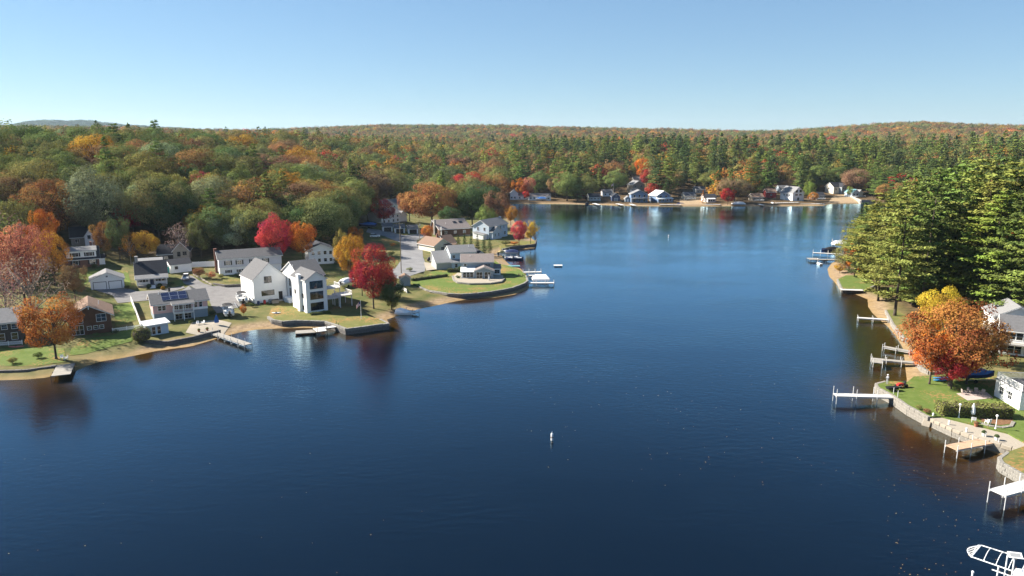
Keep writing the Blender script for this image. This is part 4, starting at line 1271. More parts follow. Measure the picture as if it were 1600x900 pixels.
HERO = [
    ('broad', 40, 478, 326, 96, 'salmon', 'maple_tree', 'salmon red maple at the left edge above the dark shingled house'),
    ('sparse', 55, 520, 384, 112, 'pinkgrey', 'maple_tree', 'half bare pinkish grey tree in front of the dark shingled house'),
    ('broad', 86, 446, 356, 54, 'gold', 'maple_tree', 'golden yellow tree at the left side of the brick house'),
    ('broad', 88, 561, 450, 92, 'dullorange', 'maple_tree', 'bright orange tree on the left lawn beside the brown chalet'),
    ('sparse', 118, 510, 455, 44, 'pinkgrey', 'maple_tree', 'thin pinkish tree touching the left side of the chalet roof'),
    ('sparse', 18, 420, 318, 60, 'pinkgrey', 'oak_tree', 'bare greyish treetop at the left edge behind the salmon maple'),
    ('broad', 230, 409, 352, 36, 'gold', 'maple_tree', 'small golden tree behind the white cape house'),
    ('sparse', 283, 408, 344, 44, 'pinkgrey', 'oak_tree', 'bare pinkish tree above the dark gabled house'),
    ('broad', 370, 398, 324, 74, 'greygreen', 'oak_tree', 'round light green oak behind the long pale house'),
    ('broad', 432, 414, 330, 56, 'pinkred', 'maple_tree', 'pinkish red maple behind the large white house'),
    ('broad', 474, 412, 334, 44, 'orange', 'maple_tree', 'orange maple beside the pinkish red maple'),
    ('broad', 485, 372, 312, 40, 'gold', 'maple_tree', 'yellow tree above the orange maple'),
    ('spruce', 505, 392, 325, 24, 'dkgreen', 'spruce_tree', 'left of two dark spruces above the white hillside house'),
    ('spruce', 522, 390, 330, 22, 'dkgreen', 'spruce_tree', 'right of two dark spruces above the white hillside house'),
    ('broad', 549, 442, 352, 44, 'gold', 'maple_tree', 'golden maple between white hillside house and red maple'),
    ('broad', 537, 420, 350, 30, 'olive2', 'oak_tree', 'olive brown tree left of the golden maple'),
    ('broad', 584, 482, 370, 66, 'red', 'maple_tree', 'large red maple on the lawn right of the large white house'),
    ('broad', 612, 484, 425, 46, 'dkgreen', 'oak_tree', 'dark tree leaning over the inlet behind the flagpole'),
    ('broad', 516, 345, 286, 56, 'red', 'maple_tree', 'dark red maple in the wood above the spruces'),
    ('broad', 574, 348, 277, 48, 'rust', 'maple_tree', 'rusty red tree at the upper left of the street'),
    ('broad', 582, 345, 300, 36, 'crimson', 'maple_tree', 'crimson tree above the blue tarpaulin'),
    ('broad', 675, 353, 280, 82, 'rust', 'oak_tree', 'large rusty oak above the row of sheds'),
    ('broad', 738, 354, 286, 56, 'dkgreen', 'oak_tree', 'dark green tree behind the skylight house'),
    ('broad', 777, 358, 290, 46, 'brown', 'oak_tree', 'brown oak behind the pale blue point house'),
    ('broad', 798, 352, 316, 24, 'gold', 'maple_tree', 'golden tree at the tip of the wooded point'),
    ('broad', 811, 384, 342, 26, 'pinkred', 'maple_tree', 'bright red maple on the walled point'),
    ('broad', 829, 383, 340, 24, 'yellow', 'birch_tree', 'yellow birch on the walled point'),
    ('sparse', 836, 383, 354, 14, 'salmon', 'birch_tree', 'thin salmon tree at the water end of the walled point'),
    ('broad', 155, 376, 256, 92, 'greygreen', 'oak_tree', 'big grey green oak rising above the brick house'),
    ('broad', 250, 380, 262, 88, 'olive', 'oak_tree', 'broad olive oak right of the grey green oak'),
    ('broad', 210, 370, 300, 50, 'crimson', 'maple_tree', 'dark crimson tree between the two big oaks'),
    ('broad', 318, 330, 262, 44, 'pinkred', 'maple_tree', 'pinkish red crown high in the left wood'),
    ('broad', 75, 410, 318, 46, 'orange', 'maple_tree', 'orange crown behind the golden tree near the brick house'),
    ('broad', 80, 380, 270, 84, 'rust', 'oak_tree', 'rusty brown oak left of the grey green oak'),
    ('sparse', 12, 505, 400, 70, 'pinkgrey', 'maple_tree', 'bare pinkish tree at the very left edge beside the dark shingled house'),
    ('broad', 118, 470, 404, 40, 'brown', 'oak_tree', 'brown tree between the brick house and the chalet'),
    ('broad', 22, 450, 362, 58, 'olive2', 'oak_tree', 'olive brown tree left of the golden tree at the left edge'),
    ('broad', 165, 402, 340, 36, 'rust', 'oak_tree', 'rusty tree right of the brick house'),
    ('broad', 188, 406, 330, 44, 'green', 'oak_tree', 'green tree behind the white garage'),
    ('sparse', 205, 412, 356, 30, 'dullorange', 'maple_tree', 'thin orange tree between garage and cape house'),
    ('broad', 315, 402, 335, 46, 'olive', 'oak_tree', 'olive tree behind the white panel fence'),
    ('broad', 405, 400, 330, 44, 'dkgreen', 'oak_tree', 'dark green tree between light green oak and red maple'),
    ('broad', 455, 385, 318, 46, 'green', 'oak_tree', 'green tree behind the red and orange maples'),
    ('broad', 540, 372, 318, 44, 'olive', 'oak_tree', 'olive tree behind the golden maple by the street'),
    ('broad', 556, 396, 350, 30, 'orange', 'maple_tree', 'small orange tree beside the upper street bend'),
    ('broad', 600, 352, 306, 36, 'red', 'maple_tree', 'red tree left of the white street house'),
    ('broad', 640, 346, 290, 40, 'rust', 'oak_tree', 'rusty tree above the row of street sheds'),
    ('broad', 566, 462, 400, 40, 'crimson', 'maple_tree', 'dark red crown at the left foot of the large red maple'),
    ('broad', 602, 468, 402, 42, 'red', 'maple_tree', 'red crown at the right foot of the large red maple'),
    ('broad', 668, 376, 350, 22, 'dullorange', 'maple_tree', 'small orange tree at the right of the street sheds'),
    ('broad', 703, 362, 318, 40, 'dkgreen', 'oak_tree', 'dark tree behind the left end of the skylight house'),
    ('broad', 760, 366, 318, 34, 'olive', 'oak_tree', 'olive tree between skylight house and point house'),
    ('broad', 1510, 600, 492, 84, 'rust', 'maple_tree', 'rusty right half of the huge orange maple'),
    ('broad', 1452, 600, 498, 78, 'orange', 'maple_tree', 'bright orange left half of the huge orange maple'),
    ('broad', 1137, 320, 291, 23, 'crimson', 'maple_tree', 'round crimson maple at the far waterline'),
    ('broad', 812, 311, 274, 30, 'orange', 'maple_tree', 'orange maple over the white cabin on the far shore'),
    ('broad', 826, 311, 270, 26, 'salmon', 'maple_tree', 'pinkish maple right of the orange far maple'),
    ('broad', 822, 313, 295, 14, 'red', 'maple_tree', 'small red tree between the white cabin and ranch house'),
    ('broad', 912, 309, 290, 11, 'red', 'maple_tree', 'small red tree beside the round dark oak on far shore'),
    ('broad', 886, 314, 266, 52, 'olive', 'oak_tree', 'big round oak on the far beach'),
    ('spruce', 838, 305, 263, 10, 'lime', 'poplar_tree', 'narrow lime yellow tree above the ranch house'),
    ('broad', 1172, 308, 282, 20, 'gold', 'maple_tree', 'yellow tree among pines behind the pale blue boat cover'),
    ('broad', 1010, 292, 262, 24, 'red', 'maple_tree', 'red maple above the tall taupe gable house'),
    ('broad', 1003, 284, 240, 26, 'orange', 'maple_tree', 'orange maple high above the tall taupe gable house'),
    ('broad', 1040, 296, 252, 22, 'gold', 'maple_tree', 'yellow green tree above the white roofed cottage'),
    ('spruce', 1098, 318, 297, 9, 'dullorange', 'shrub', 'orange brown conical shrub at the small far beach'),
    ('broad', 1265, 314, 279, 18, 'lime', 'maple_tree', 'lime green tree right of the tall gable lakehouse'),
    ('broad', 1270, 316, 299, 18, 'dullorange', 'shrub', 'orange shrub right of the tall gable lakehouse'),
    ('broad', 1327, 308, 289, 9, 'lime', 'shrub', 'yellow green shrub left of the teal roofed house'),
    ('broad', 1484, 603, 462, 142, 'autumn', 'maple_tree', 'huge orange brown maple on the right shore lawn'),
    ('broad', 1486, 607, 538, 66, 'red', 'maple_tree', 'red leaved maple below the huge orange maple'),
    ('broad', 1462, 530, 440, 62, 'yellow', 'maple_tree', 'yellow tree behind the huge orange maple'),
    ('broad', 1535, 570, 482, 60, 'rust', 'maple_tree', 'rusty tree right of the huge orange maple'),
    ('sparse', 1322, 404, 342, 24, 'olive', 'oak_tree', 'small ragged tree at the left end of the pine shore'),
    ('broad', 1330, 428, 374, 30, 'orange', 'maple_tree', 'small orange maple at the shore edge of the pines'),
    ('broad', 1348, 431, 412, 16, 'orange', 'maple_tree', 'little orange tree at the back of the shore terrace'),
    ('broad', 1312, 427, 410, 20, 'gold', 'shrub', 'yellow shrub on the right beach'),
    ('broad', 1597, 470, 300, 60, 'orange', 'maple_tree', 'orange tree at the right edge behind the pines'),
    ('broad', 1582, 430, 336, 50, 'pinkgrey', 'maple_tree', 'greyish bare tree at the right edge among the pines'),
    ('broad', 614, 484, 463, 22, 'lime', 'shrub', 'yellow green shrub by the little inlet dock'),
    ('broad', 804, 386, 376, 14, 'dullorange', 'shrub', 'orange shrub on the wall of the walled point'),
    ('broad', 790, 384, 374, 16, 'olive', 'shrub', 'olive shrub by the marina on the walled point'),
    ('broad', 381, 494, 473, 11, 'orange', 'shrub', 'small orange shrub by the boat trailers'),
    ('broad', 312, 434, 416, 20, 'brown', 'shrub', 'brown shrub at the corner of the long pale house garden'),
    ('broad', 330, 436, 423, 16, 'salmon', 'shrub', 'reddish shrub in the garden of the long pale house'),
    ('broad', 676, 390, 378, 14, 'olive', 'shrub', 'olive shrub left of the brown cottage'),
    ('broad', 1572, 652, 641, 10, 'gold', 'shrub', 'yellow shrub at the right end of the clipped hedge'),
]
for h in HERO: T(*h)
for i, (u, vb, vt) in enumerate(((716, 396, 366), (726, 398, 364), (736, 399, 368), (746, 399, 366), (756, 398, 369), (765, 396, 372))):
    T('spruce', u, vb, vt, 12, 'dkgreen', 'arborvitae', ('first', 'second', 'third', 'fourth', 'fifth', 'sixth')[i] + ' arborvitae from the left in the dark row above the sunroom house', 'arborvitae row')
PINES = [(1398, 493, 288, 92), (1440, 486, 262, 90), (1518, 486, 246, 110), (1480, 474, 252, 96), (1560, 480, 250, 110), (1600, 486, 236, 110), (1368, 455, 300, 80), (1410, 452, 270, 90), (1352, 432, 318, 60),
         (1450, 448, 262, 90), (1384, 425, 300, 70), (1338, 412, 338, 46), (1500, 446, 248, 96), (1545, 452, 244, 100), (1420, 422, 286, 76), (1362, 402, 326, 50), (1345, 396, 330, 40), (1590, 452, 240, 100),
         (1464, 418, 268, 80), (1398, 398, 300, 56), (1620, 470, 236, 110), (1372, 470, 330, 60), (1425, 476, 300, 80), (1540, 500, 300, 90), (1572, 512, 300, 80), (1604, 516, 290, 90), (1524, 492, 280, 90)]
ORD = ['leftmost', 'second from left', 'third from left', 'fourth from left', 'fifth from left', 'sixth from left', 'seventh from left', 'eighth from left',
       'ninth from left', 'tenth from left', 'eleventh from left', 'twelfth from left', 'thirteenth from left', 'fourteenth from left']


def by_order(trees):
    """trees that would share a label are told apart by their order from the left"""
    same = {}
    for t in trees: same.setdefault(t['label'], []).append(t)
    for lab, q in same.items():
        if len(q) < 2: continue
        q.sort(key=lambda t: proj(*t.location)[0])
        for k, t in enumerate(q): t['label'] = lab + ', ' + (ORD[k] if k < len(q) - 1 else 'rightmost')


made = []
for i, (u, vb, vt, wp) in enumerate(PINES):
    lab = f'white pine on the right shore, {["front row", "second row", "third row"][0 if vb > 470 else 1 if vb > 440 else 2]}, ' + \
          ('left part' if u < 1400 else 'middle part' if u < 1500 else 'right part')
    made.append(T('pine', u, vb, vt, wp, R.choice(('pine', 'pine2', 'pine2')), 'white_pine_tree', lab, 'tall white pines on the right shore'))
by_order(made)
made = []

for u, v, q, c, l in ((110, 421, 9, 'dkgreen', 'dark shrub at the left corner of the brick house'), (148, 419, 9, 'green', 'green shrub at the right corner of the brick house'),
                      (139, 456, 7, 'olive', 'olive shrub at the left corner of the white garage'), (199, 452, 8, 'dkgreen', 'dark shrub at the right corner of the white garage'),
                      (268, 446, 8, 'dkgreen', 'dark shrub at the right corner of the cape house'), (346, 435, 9, 'olive2', 'olive shrub at the left end of the long pale house'),
                      (372, 433, 9, 'dkgreen', 'dark shrub below the middle windows of the long pale house'), (236, 505, 8, 'brown', 'brown shrub at the left corner of the pink house'),
                      (332, 492, 9, 'dkgreen', 'dark shrub at the right corner of the pink house'), (180, 522, 9, 'dkgreen', 'dark shrub at the right corner of the brown chalet'),
                      (150, 526, 8, 'green', 'green shrub below the small chalet windows'), (394, 480, 9, 'dkgreen', 'dark shrub at the left corner of the large white house'),
                      (486, 414, 10, 'gold', 'golden shrub at the left corner of the white hillside house'), (528, 412, 12, 'olive', 'olive shrub at the right corner of the white hillside house'),
                      (565, 436, 14, 'olive2', 'olive brown shrub behind the large red maple'), (606, 452, 16, 'dkgreen', 'dark shrub left of the grey shed'),
                      (592, 462, 18, 'brown', 'brown shrub in the shade right of the large red maple'), (640, 424, 8, 'olive', 'olive shrub at the road kerb by the near utility pole'),
                      (612, 400, 10, 'green', 'green shrub on the left verge of the street'), (614, 386, 9, 'dullorange', 'orange shrub on the left verge of the street'),
                      (690, 398, 9, 'dkgreen', 'dark shrub in front of the brown cottage'), (776, 428, 9, 'green', 'green shrub at the right corner of the sunroom house'),
                      (716, 436, 8, 'dkgreen', 'dark shrub at the left corner of the sunroom patio'), (60, 560, 12, 'green', 'green shrub on the left lawn behind the stone edging'),
                      (20, 568, 12, 'olive2', 'olive shrub at the left edge of the left lawn'), (298, 506, 7, 'green', 'green shrub on the lawn beside the white shed'),
                      (1436, 640, 9, 'olive', 'olive shrub on the wall top at the left end of the hedge'), (1448, 646, 10, 'brown', 'brown shrub on the wall top by the hedge corner')):
    T('broad', u, v, v - q * .85, q * 1.25, c, 'shrub', l)

# ------------------------------------------------------------------ woodland
g = np.random.default_rng(41)
cand = []
HA = np.array(HOUSES)


def scatter(n, rmin, rmax, smin):
    a = g.uniform(-.80, .80, n); r = np.sqrt(g.uniform(rmin ** 2, rmax ** 2, n))
    return np.sin(a) * r, np.cos(a) * r


def thin(x, y, cell, jit=.47):
    """one tree per cell of a grid, shifted a little"""
    kx = np.round(x / cell).astype(int); ky = np.round(y / cell).astype(int)
    _, i = np.unique(kx * 100003 + ky, return_index=True)
    return kx[i] * cell + g.uniform(-jit, jit, len(i)) * cell, ky[i] * cell + g.uniform(-jit, jit, len(i)) * cell


rows = []
for rmin, rmax, cell, n in ((120, 480, 11.5, 26000), (480, 1000, 11.5, 60000), (1000, 2000, 15, 60000), (2000, 2900, 20, 60000), (5200, 6800, 46, 30000)):
    x, y = scatter(n, rmin, rmax, 0)
    x, y = thin(x, y, cell)
    r = np.hypot(x, y)
    d = poly_sd(x, y, LAKE)
    ok = (d > 6) & (r > rmin) & (r < rmax)
    if rmin < 500:
        ok &= (poly_sd(x, y, DEV) > 1) & (poly_sd(x, y, DEV_R) > 2)
    x, y, d = x[ok], y[ok], d[ok]
    rows.append((x, y, d, np.full(len(x), cell)))
X = np.concatenate([q[0] for q in rows]); Y = np.concatenate([q[1] for q in rows]); D = np.concatenate([q[2] for q in rows]); CE = np.concatenate([q[3] for q in rows])
RR = np.hypot(X, Y)
okh = np.ones(len(X), bool)
for hx, hy, hr in HOUSES:                                    # keep clear of houses and of the open ground before them
    L_ = math.hypot(hx, hy); ux, uy = hx / L_, hy / L_
    al = X * ux + Y * uy; la = np.abs(X * uy - Y * ux)
    okh &= ~((np.hypot(X - hx, Y - hy) < hr + 4) | ((la < hr * .8 + 5) & (al < L_) & (al > L_ - (50 if L_ > 400 else 30))))
X, Y, D, CE, RR = X[okh], Y[okh], D[okh], CE[okh], RR[okh]
Z = terrain(X, Y, D)
U = CX + F * X / np.maximum(Y, 40)
n = len(X)
u1 = g.uniform(size=n); u2 = g.uniform(size=n)
patch = bumps(X, Y, 28, 21) * .9 + bumps(X, Y, 11, 22) * .5
far_band = (RR > 470) & (RR < 900) & (U > 800)
right_stand = (X > 60) & (RR < 470)
pc = np.where(right_stand, .82, np.where(far_band, .46 + .45 * patch, .05 + .24 * np.clip(patch, -.3, 1)))
pc = np.where(RR > 900, .16 + .3 * patch, pc)
con = u1 < pc
spr = con & (g.uniform(size=n) < .12)
names = list(PAL)
MIXES = {'left': (['olive', 'olive2', 'green', 'rust', 'brown', 'greygreen', 'gold', 'dullorange', 'red', 'dkgreen'], [.34, .16, .21, .06, .08, .06, .025, .012, .02, .05]),
         'far': (['rust', 'dullorange', 'olive', 'brown', 'olive2', 'green', 'gold', 'red'], [.17, .035, .28, .19, .18, .10, .025, .01]),
         'mid': (['olive', 'rust', 'brown', 'green', 'gold', 'dullorange', 'red', 'olive2'], [.31, .11, .13, .18, .04, .025, .025, .17])}
CI = np.empty(n, dtype=object)
for key, msk in (('left', RR < 520), ('mid', (RR >= 520) & (RR < 1000)), ('far', RR >= 1000)):
    k = msk.sum(); CI[msk] = g.choice(MIXES[key][0], size=k, p=np.array(MIXES[key][1]) / sum(MIXES[key][1]))
CI[con] = g.choice(['pine', 'pinedk', 'pine2'], size=con.sum(), p=[.5, .3, .2])
dk = (con & (RR > 1000)) | (RR > 4000); CI[dk] = 'pinedk'
HT = np.where(con, np.where(far_band, g.uniform(15, 33, n), g.uniform(16, 26, n)), g.uniform(13, 23, n)) * np.where(RR < 480, np.clip(.8 + D / 200, .8, 1.05), 1)
WD = np.where(con, HT * g.uniform(.36, .52, n), HT * g.uniform(.80, 1.12, n))
big = np.maximum(1, CE / 10.5)
WD = np.where(con, WD * np.minimum(big, 2.2), WD * big); HT = HT * np.minimum(1.25, big ** .35) * np.where(con & (RR > 1200), .8, 1)
# which of them the photograph shows largest: near to far against the rising skyline of crowns
order = np.argsort(RR)
sky_line = np.full(420, 900.0)
vis = np.zeros(n)
for i in order:
    if RR[i] > 700: break
    uc, vt = proj(X[i], Y[i], Z[i] + HT[i])
    if uc < -40 or uc > 1640: continue
    px = F / (Y[i] * CP + 30 * SP)
    a, b = int((uc - WD[i] * px * .5) / 4), int((uc + WD[i] * px * .5) / 4) + 1
    a, b = max(a, 0), min(b, 400)
    if b <= a: continue
    seg = sky_line[a:b]
    vbase = proj(X[i], Y[i], Z[i])[1]
    vis[i] = np.clip(np.minimum(seg, vbase) - vt, 0, None).sum() * 4
    sky_line[a:b] = np.minimum(seg, vt + 3 * px)
near = set(np.argsort(-vis)[:235].tolist())
LAND = [(60, 420, 'above the left edge garden'), (130, 400, 'above the brick house'), (200, 400, 'behind the white garage'), (250, 400, 'behind the white cape house'), (330, 390, 'behind the long pale house'),
        (400, 380, 'above the large white house'), (470, 370, 'above the red and orange maples'), (540, 350, 'above the white hillside house'), (610, 320, 'at the head of the street'), (680, 330, 'around the large rusty oak'),
        (750, 330, 'above the skylight house'), (820, 300, 'behind the white cabin'), (880, 300, 'behind the round far oak'), (950, 300, 'above the navy boathouse'), (1000, 295, 'above the blue lake cottage'),
        (1050, 300, 'above the white roofed cottage'), (1110, 300, 'above the small dark roofed cottage'), (1160, 300, 'above the crimson far maple'), (1205, 300, 'above the red shed'), (1250, 300, 'above the tall gable lakehouse'),
        (1310, 300, 'above the taupe far house'), (1370, 300, 'beyond the teal roofed house'), (1450, 350, 'inside the right pine stand'), (1540, 330, 'in the right part of the pine stand'), (1620, 330, 'at the right edge of the pine stand')]
for i in near:
    uc, vc = proj(X[i], Y[i], Z[i] + HT[i] * .6)
    lm = min(LAND, key=lambda q: abs(q[0] - uc))
    kind = 'spruce' if spr[i] and not right_stand[i] else 'pine' if con[i] else 'broad'
    nm = {'spruce': 'spruce_tree', 'pine': 'pine_tree', 'broad': 'oak_tree'}[kind]
    what = {'spruce': 'spruce', 'pine': 'pine', 'broad': 'broadleaf tree'}[kind]
    px = F / (Y[i] * CP + 30 * SP)
    rowp = 'front row' if RR[i] < 260 else 'middle rows' if RR[i] < 420 else 'far rows'
    lab = f'{CN[CI[i]]} {what} {lm[2]}, {rowp}'
    made.append(tree(nm, lab, (X[i], Y[i], Z[i] - .1), HT[i], WD[i], CI[i], kind, 'woodland trees ' + lm[2]))
by_order(made)
rest = np.array([i for i in range(n) if i not in near])
wm = bpy.data.meshes.new('woodland')
wm.vertices.add(len(rest))
wm.vertices.foreach_set('co', np.stack([X[rest], Y[rest], Z[rest] - .3], -1).astype(np.float32).ravel())
cols = np.array([PAL[c] for c in CI[rest]]) * g.uniform(.8, 1.2, (len(rest), 1)) * g.uniform(.93, 1.07, (len(rest), 3))
cols = np.concatenate([cols, np.ones((len(rest), 1))], 1)
lib = [q[0] for q in BROAD_LO] + [q[0] for q in PINE_LO] + [q[0] for q in SPRUCE_LO]
iv = np.where(con[rest], np.where(spr[rest], 10 + g.integers(0, 2, len(rest)), 6 + g.integers(0, 4, len(rest))), g.integers(0, 6, len(rest)))
sw = np.where(con[rest], WD[rest] / .32, WD[rest] / .95)
for nm, ty, dat, key in (('idx', 'INT', iv.astype(np.int32), 'value'), ('rot', 'FLOAT', g.uniform(0, 6.28, len(rest)).astype(np.float32), 'value'),
                         ('scl', 'FLOAT_VECTOR', np.stack([sw, sw, HT[rest]], -1).astype(np.float32), 'vector'), ('col', 'FLOAT_COLOR', cols.astype(np.float32), 'color')):
    at = wm.attributes.new(nm, ty, 'POINT'); at.data.foreach_set(key, dat.ravel())
wood = tag(link('woodland', wm), 'autumn woodland of broadleaf trees and pines covering the hills', 'woodland', kind='stuff')
lc = bpy.data.collections.new('woodland_kinds')
for i, q in enumerate(lib):
    o = bpy.data.objects.new(f'woodland_kind_{i:02d}', q); lc.objects.link(o)
ng = bpy.data.node_groups.new('scatter_woodland', 'GeometryNodeTree')
ng.interface.new_socket('Geometry', in_out='INPUT', socket_type='NodeSocketGeometry')
ng.interface.new_socket('Geometry', in_out='OUTPUT', socket_type='NodeSocketGeometry')
gn = ng.nodes; gl_ = ng.links
gi = gn.new('NodeGroupInput'); go = gn.new('NodeGroupOutput')
ip = gn.new('GeometryNodeInstanceOnPoints'); cinf = gn.new('GeometryNodeCollectionInfo')
cinf.inputs['Collection'].default_value = lc; cinf.inputs['Separate Children'].default_value = True; cinf.inputs['Reset Children'].default_value = True


def nattr(nm, ty):
    q = gn.new('GeometryNodeInputNamedAttribute'); q.data_type = ty; q.inputs['Name'].default_value = nm; return q.outputs['Attribute']


cx = gn.new('ShaderNodeCombineXYZ'); gl_.new(nattr('rot', 'FLOAT'), cx.inputs['Z'])
gl_.new(gi.outputs[0], ip.inputs['Points']); gl_.new(cinf.outputs[0], ip.inputs['Instance'])
ip.inputs['Pick Instance'].default_value = True
gl_.new(nattr('idx', 'INT'), ip.inputs['Instance Index'])
gl_.new(cx.outputs[0], ip.inputs['Rotation'])
gl_.new(nattr('scl', 'FLOAT_VECTOR'), ip.inputs['Scale'])
gl_.new(ip.outputs[0], go.inputs[0])
mo = wood.modifiers.new('scatter', 'NODES'); mo.node_group = ng
print('trees', N_TREE[0], 'woodland', len(rest))

# ------------------------------------------------------------------ shore walls of separate stones
STONES = {}


def stone_mesh(m, k):
    if (m, k) not in STONES:
        q = random.Random(k * 7 + 1)
        b = bmesh.new(); bmesh.ops.create_cube(b, size=1.0)
        bmesh.ops.bevel(b, geom=b.edges[:], offset=.07, segments=1, affect='EDGES')
        for v in b.verts: v.co += Vector((q.uniform(-.04, .04), q.uniform(-.05, .05), q.uniform(-.05, .05)))
        me = bpy.data.meshes.new('stone'); b.to_mesh(me); b.free(); me.materials.append(M[m])
        STONES[m, k] = me
    return STONES[m, k]


def stone_wall(label, px, z0, z1, rows, bl, m='stone', cap=None, thick=.5, zpx=None, name='stone_wall'):
    """px is read at the wall's top edge"""
    pts = [W(u, v, z1 if zpx is None else zpx) for u, v in px]
    r = thing(name, label, 'wall', (pts[0].x, pts[0].y, z0))
    inv = Matrix.Translation((-pts[0].x, -pts[0].y, -z0))
    q = random.Random(len(label))
    rh = (z1 - z0) / rows
    for row in range(rows):
        for a, b in zip(pts, pts[1:]):
            d = b - a; L_ = math.hypot(d.x, d.y); n = max(1, round(L_ / bl)); ang = math.atan2(d.y, d.x)
            off = .5 if row % 2 else 0
            for i in range(n + (1 if off else 0)):
                t0 = max(0, (i - off) / n); t1 = min(1, (i + 1 - off) / n)
                if t1 - t0 < .05: continue
                c = a.lerp(b, (t0 + t1) / 2)
                top = cap and row == rows - 1
                o = link('capstone' if top else 'stone', stone_mesh(cap if top else m, q.randrange(4)), r,
                         (c.x - pts[0].x, c.y - pts[0].y, rh * (row + .5)), ang + q.uniform(-.03, .03))
                o.scale = (L_ * (t1 - t0) * .985, thick * q.uniform(.92, 1.12) + (.12 if top else 0), rh * .985)
    return r


stone_wall('dark stone retaining wall with pale capstones round the large white house lawn', [(419, 494), (426, 499), (442, 501.5), (463, 500), (485, 500.5), (508, 501.5), (528, 508), (541, 513), (565, 510), (590, 506.5), (607, 505), (594, 498)],
           -.4, 1.56, 3, 1.5, 'stone_d', 'stone')
stone_wall('dark curved stone wall holding the green lawn of the sunroom house', [(655, 447), (668, 453), (700, 458), (720, 459), (745, 457.5), (766, 455), (785, 452), (800, 449), (818, 442.5), (824, 438), (822, 430)], -.4, 1.58, 3, 2.0, 'stone_d', 'stone')
stone_wall('pale granite block wall along the right shore lawn', [(1384, 595), (1369, 599), (1372, 605), (1395, 617), (1420, 634), (1452, 651)], -.4, 1.66, 4, 1.15, 'stone_l')
stone_wall('long pale stone wall below the tan patio', [(1453, 652), (1490, 669), (1530, 684), (1600, 703), (1660, 731)], -.4, 1.42, 3, 1.3, 'stone_l', 'sandpave')
stone_wall('rough fieldstone wall of the corner lawn at the right edge', [(1575, 706), (1562, 715), (1566, 722), (1600, 741), (1660, 768)], -.4, 1.56, 4, .9, 'stone')
stone_wall('stone wall round the small green shore terrace', [(1366, 446), (1352, 452), (1316, 451), (1309, 436)], -.4, 1.25, 2, 1.6, 'stone')
stone_wall('low wall edging the strip of grass under the tall pines', [(1384, 484), (1396, 506), (1414, 528), (1425, 530)], -.2, 1.16, 2, 1.6, 'stone_l')
stone_wall('dark wall of the point with the red and yellow trees', [(784, 389), (799, 385), (836, 381), (838, 374.5)], -.4, 1.36, 2, 2.2, 'stone_d')
stone_wall('dark stone edging along the left lawn waterline', [(-20, 580), (40, 578), (84, 572)], -.2, .9, 2, 1.3, 'stone_d', zpx=.8)
stone_wall('low brick edged wall of the pink house patio', [(222, 531), (262, 533), (300, 526), (322, 520), (344, 515)], -.1, 1.3, 3, 1.2, 'stone_d')
stone_wall('low stone wall in front of the garden of the long pale house', [(333, 443), (352, 446), (388, 444)], 1.8, 3.2, 3, 1.2, 'stone_d', zpx=3.0)
stone_wall('curved pale stone edging on the small right beach', [(1436, 568), (1440, 574), (1452, 580), (1470, 581)], .2, 1.2, 2, .8, 'stone_l')
stone_wall('curved patio wall under the sunroom of the grey lakefront house', [(707, 431), (709, 437), (716, 441), (735, 443), (765, 442.5), (783, 440), (788, 435)], 1.5, 2.0, 1, 1.6, 'stone', zpx=1.9)
stone_wall('pale concrete block wall beside the far beach', [(1325, 308), (1345, 317), (1368, 316.5)], -.3, 3.2, 3, 5, 'conc', zpx=1.0)
sp = [W(u, v, 1.9) for u, v in ((708, 431), (710, 436.5), (717, 440.3), (735, 442), (765, 441.7), (782, 439), (787, 435), (786, 430), (715, 426))]
MBx = MB(); nn_ = len(sp)
MBx.add([tuple(p) for p in sp[::-1]] + [(p.x, p.y, 1.4) for p in sp[::-1]], [tuple(range(nn_))[::-1]] + [(i, (i + 1) % nn_, (i + 1) % nn_ + nn_, i + nn_) for i in range(nn_)])
tag(MBx.build('patio', M['sandpave']), kind='structure')


# ------------------------------------------------------------------ docks
def dock(label, a, b, width=1.5, z=.8, m='wood', post='post_w', up=.7, step=3.0, end=None, name='dock', brace=True, base=None):
    """a, b: pixels of the deck's centre line at its two ends; end = (length, width, side) of a platform"""
    pa, pb = W(a[0], a[1], z), W(b[0], b[1], z)
    d = pb - pa; L_ = d.length; ang = math.atan2(d.y, d.x)
    r = thing(name, label, 'dock', (pa.x, pa.y, 0), ang)
    n = max(1, round(L_ / step)); h = width / 2
    for i in range(n):
        MB().box(L_ * i / n + .02, L_ * (i + 1) / n - .02, -h, h, z - .12, z).build('deck_section', M[m], r)
    MB().box(0, L_, -h + .05, -h + .12, z - .3, z - .122).box(0, L_, h - .12, h - .05, z - .3, z - .122).build('stringer', M[post], r)
    pm = MB().tube((0, 0, -1.6), (0, 0, z + up), .06, n=8).mesh('post', M[post])
    for i in range(n + 1):
        for s in (-1, 1):
            x = min(max(L_ * i / n, .1), L_ - .1)
            link('post', pm, r, (x, s * (h + .07), 0))
        if brace and i < n:
            MB().tube((L_ * i / n + .1, -h - .07, .05), (L_ * i / n + min(1.2, L_ / n), -h - .07, z - .15), .03, n=5).build('brace', M[post], r)
    if end:
        el, ew, s = end
        y0, y1 = (h + .02, ew) if s > 0 else (-ew, -h - .02)
        MB().box(L_ - el, L_, y0, y1, z - .12, z).build('platform', M[m], r)
        for x in (L_ - el + .1, L_ - .1): link('post', pm, r, (x, y1 if s > 0 else y0, 0))
    return r


